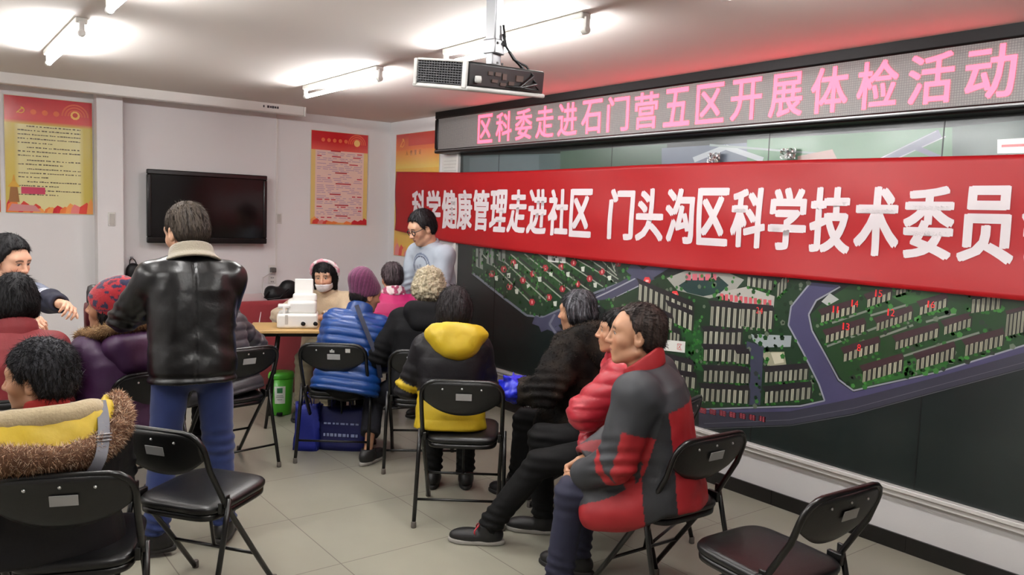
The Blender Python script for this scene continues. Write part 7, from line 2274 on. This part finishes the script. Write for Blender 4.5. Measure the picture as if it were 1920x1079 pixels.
tag(MB().tube([(q0.x, q0.y, 0.7545), (q1.x, q1.y, 0.7545)], [0.003, 0.0045], 8).build('pen', BLKNYL, smooth=True), 'dark pen lying on the white paper pad', 'pen')
tag(MB().box((-3.30, -2.6, 0.7525), (0.21, 0.15, 0.005), frame_rot(12)).build('record_booklet', mat('notice_paper'), bevel=0.001), 'white booklet on the cream table beside the purple coat', 'booklet')

# red cloth covered table by the back wall
rc = empty('cloth_covered_table', (-1.40, -0.42, 0))
RVEL = mat('red_velvet', (126, 14, 26), 0.8, var=0.12, scale=10, sheen=0.6, bump=0.05, bscale=120)
rg = []
n = 120
hw, hd_ = 0.62, 0.31
for z, amp in ((0.005, 0.022), (0.3, 0.016), (0.6, 0.009), (0.79, 0.003), (0.83, 0.0), (0.838, -0.008), (0.84, -0.03)):
    ring = []
    for k in range(n):
        a = 2 * PI * k / n
        ca, sa = math.cos(a), math.sin(a)
        e = 0.14
        x = hw * math.copysign(abs(ca) ** e, ca)
        y = hd_ * math.copysign(abs(sa) ** e, sa)
        w = amp * math.sin(k * 1.35) if amp > 0 else amp
        L = math.hypot(ca, sa)
        ring.append((x + w * ca, min(y + w * sa, 0.33), z))
    rg.append(ring)
MB().rings(rg).build('red_cloth', RVEL, rc, smooth=True)
tag(rc, 'table under a red velvet cloth against the back wall behind the masked person', 'table')
# black bag on it
bagc = vv(-1.40, -0.60, -0.03)
bag = empty('shoulder_bag', (-1.40, -0.60, 0.84))


class _R:
    pass


def lump(name, f, lo, hi, h, material, root, disp=None):
    return solid(name, f, lo, hi, h, material, root, disp)


BB = lambda P: smin([ell(bagc + vv(-0.05, 0, 0.91), (0.10, 0.08, 0.075))(P), ell(bagc + vv(0.09, 0.02, 0.945), (0.09, 0.07, 0.085))(P)], 0.04)
lump('bag_body', lambda P: smax(BB(P), 0.842 - P[:, 2], 0.01), bagc + vv(-0.22, -0.15, 0.83), bagc + vv(0.25, 0.15, 1.08), 0.008, BLKNYL, bag, lambda V: 0.010 * noise(V, 14.0))
MB().tube([(-0.12, -0.06, 0.07), (-0.17, -0.08, 0.02), (-0.15, -0.1, 0.006), (-0.05, -0.13, 0.02), (0.04, -0.1, 0.09)], 0.008, 8).build('handle', BLKNYL, bag, smooth=True)
tag(bag, 'slumped black bag lying on the red covered table', 'bag')

# green pedal bin
bn = empty('pedal_bin', (-1.69, -1.40, 0))
GRN = mat('green_plastic', (64, 150, 36), 0.35, var=0.05)
MB().lathe([(0.078, 0.0), (0.082, 0.01), (0.098, 0.30)], n=32, sq=0.85).build('bucket', GRN, bn, smooth=True)
MB().lathe([(0.101, 0.295), (0.104, 0.30), (0.103, 0.325), (0.095, 0.342), (0.06, 0.35), (0.01, 0.352)], n=32, sq=0.85).build('lid', GRN, bn, smooth=True)
fa = math.radians(245)
fd, fr = Vector((math.cos(fa), math.sin(fa) * 0.85, 0)), Vector((-math.sin(fa), math.cos(fa), 0))
RB = Matrix((fr, Vector((math.cos(fa), math.sin(fa), 0)), Vector((0, 0, 1)))).transposed()
q = fd * 0.093
sl = []


def wrap(u, v, off=0.0015):
    a = fa + u / 0.09
    r = 0.0815 + (v - 0.01) * 0.0552 + off
    return (r * math.cos(a), r * math.sin(a) * 0.85, v)


MB().sheet(8, 4, lambda u, v: wrap((u - 0.5) * 0.085, 0.10 + v * 0.14), None).build('label_sheet', mat('label_white', (206, 210, 202), 0.5), bn, smooth=True)
MB().sheet(4, 3, lambda u, v: wrap((u - 0.5) * 0.042, 0.186 + v * 0.042, 0.0022), None).build('label_emblem', mat('label_green', (30, 96, 52), 0.5), bn, smooth=True)
m = MB()
for v, w in ((0.163, 0.05), (0.15, 0.06), (0.13, 0.04)):
    m.sheet(4, 1, lambda a, b, v=v, w=w: wrap((a - 0.5) * w, v + b * 0.006, 0.0022), None)
m.build('label_lines', mat('label_grey_text', (120, 130, 124), 0.5), bn, smooth=True)
pd = fd * 0.095
MB().box((pd.x, pd.y, 0.02), (0.045, 0.05, 0.02), RB).build('pedal', BLACKC, bn, bevel=0.004)
tag(bn, 'green plastic pedal bin with white label standing under the wooden table', 'bin')

# shopping bags
BLUB = mat('blue_nonwoven', (20, 34, 136), 0.6, var=0.15, scale=9, bump=0.15, bscale=30)


def shopping_bag(loc, deg, w, d, h, label, text=True, material=None):
    root = empty('shopping_bag', loc, math.radians(deg))
    rg = []
    rnd = random.Random(int(w * 1000))
    n = 40
    for i in range(9):
        t = i / 8
        ww, dd = w / 2 * (1 - 0.05 * t), d / 2 * (1 - 0.55 * t ** 1.5)
        ring = []
        for k in range(n):
            a = 2 * PI * k / n
            ca, sa = math.cos(a), math.sin(a)
            wob = 0.010 * t * math.sin(3 * a + i * 0.7) + 0.006 * math.sin(5 * a + i)
            ring.append((ww * math.copysign(abs(ca) ** 0.3, ca) + wob, dd * math.copysign(abs(sa) ** 0.3, sa) + wob * 0.8, h * t + (0.012 * math.sin(2 * a + 1) * t if i == 8 else 0)))
        rg.append(ring)
    MB().rings(rg).build('bag_body', material or BLUB, root, smooth=True)
    for s in (-1, 1):
        MB().tube([(-w * 0.2, s * d * 0.2, h * 0.97), (-w * 0.17, s * (d * 0.22 + 0.02), h + 0.05), (0, s * (d * 0.3 + 0.02), h + 0.075), (w * 0.17, s * (d * 0.22 + 0.02), h + 0.05), (w * 0.2, s * d * 0.2, h * 0.97)], 0.008, 8, flat=0.4).build('handle', material or BLUB, root, smooth=True)
    if text:
        m = MB()
        for row, z in ((0, 0.62), (1, 0.36)):
            x = -w * 0.33
            while x < w * 0.35:
                l = rnd.uniform(0.012, 0.03)
                m.box((x + l / 2, -d / 2 * (1 - 0.5 * z ** 1.5) - 0.005, h * z), (l, 0.003, 0.02 if row else 0.012))
                x += l + rnd.uniform(0.006, 0.016)
        m.build('print_marks', mat('pale_blue_print', (150, 160, 200), 0.6), root)
    tag(root, label, 'bag')
    return root


shopping_bag((-1.68, -2.50, 0), -40, 0.34, 0.12, 0.30, 'dark blue shopping bag with pale print under the blue puffer chair', True, mat('navy_nonwoven', (16, 22, 84), 0.6, var=0.15, scale=9, bump=0.15, bscale=30))
shopping_bag((-1.885, -2.395, 0), -40, 0.17, 0.11, 0.32, 'bright blue bag standing left of the printed shopping bag', False)
cb_ = vv(-1.375, -4.055, 0.69)
ch_ = empty('crumpled_bag', tuple(cb_))
CBL = mat('blue_plastic_film', (28, 40, 190), 0.35, var=0.2, scale=14, bump=0.3, bscale=30)
BF = [ell(cb_, (0.10, 0.09, 0.075)), ell(cb_ + vv(0.04, 0.03, -0.02), (0.08, 0.08, 0.07))]
for i in range(9):
    a = i * 0.72 + 0.4
    d_ = unit(vv(math.cos(a), math.sin(a), 0.5 + 0.5 * math.sin(i * 2.1)))
    BF.append(cap(cb_ + d_ * 0.06, cb_ + d_ * (0.125 + 0.035 * math.sin(i * 3.3)), 0.03, 0.004))
solid('bag_film', lambda P: smin([q(P) for q in BF], 0.018), cb_ - 0.2, cb_ + 0.2, 0.006, CBL, ch_, lambda V: 0.008 * noise(V, 28.0) + 0.004 * noise(V, 60.0))
tag(ch_, 'crumpled bright blue plastic bag held by the person in the dark brown coat', 'bag')

# black bag hanging on the back wall beside the pillar
hb = empty('hanging_bag', (-2.50, -0.06, 1.02))
hc = vv(-2.50, -0.06, 1.02)
solid('bag_body', lambda P: smin([ell(hc + vv(0, -0.01, -0.06), (0.075, 0.045, 0.12))(P), ell(hc + vv(0.0, -0.01, 0.05), (0.06, 0.04, 0.06))(P)], 0.03), hc - vv(0.15, 0.12, 0.25), hc + vv(0.15, 0.1, 0.2), 0.008, BLKNYL, hb, lambda V: 0.004 * noise(V, 20.0))
MB().tube([(-0.03, -0.01, 0.09), (-0.02, 0.02, 0.13), (0.0, 0.04, 0.15), (0.02, 0.02, 0.13), (0.03, -0.01, 0.09)], 0.005, 8).build('strap', BLKNYL, hb, smooth=True)
MB().box((0, 0.045, 0.15), (0.02, 0.03, 0.02)).build('hook', CH, hb, bevel=0.003)
tag(hb, 'small black bag hanging on the back wall just right of the white pillar', 'bag')
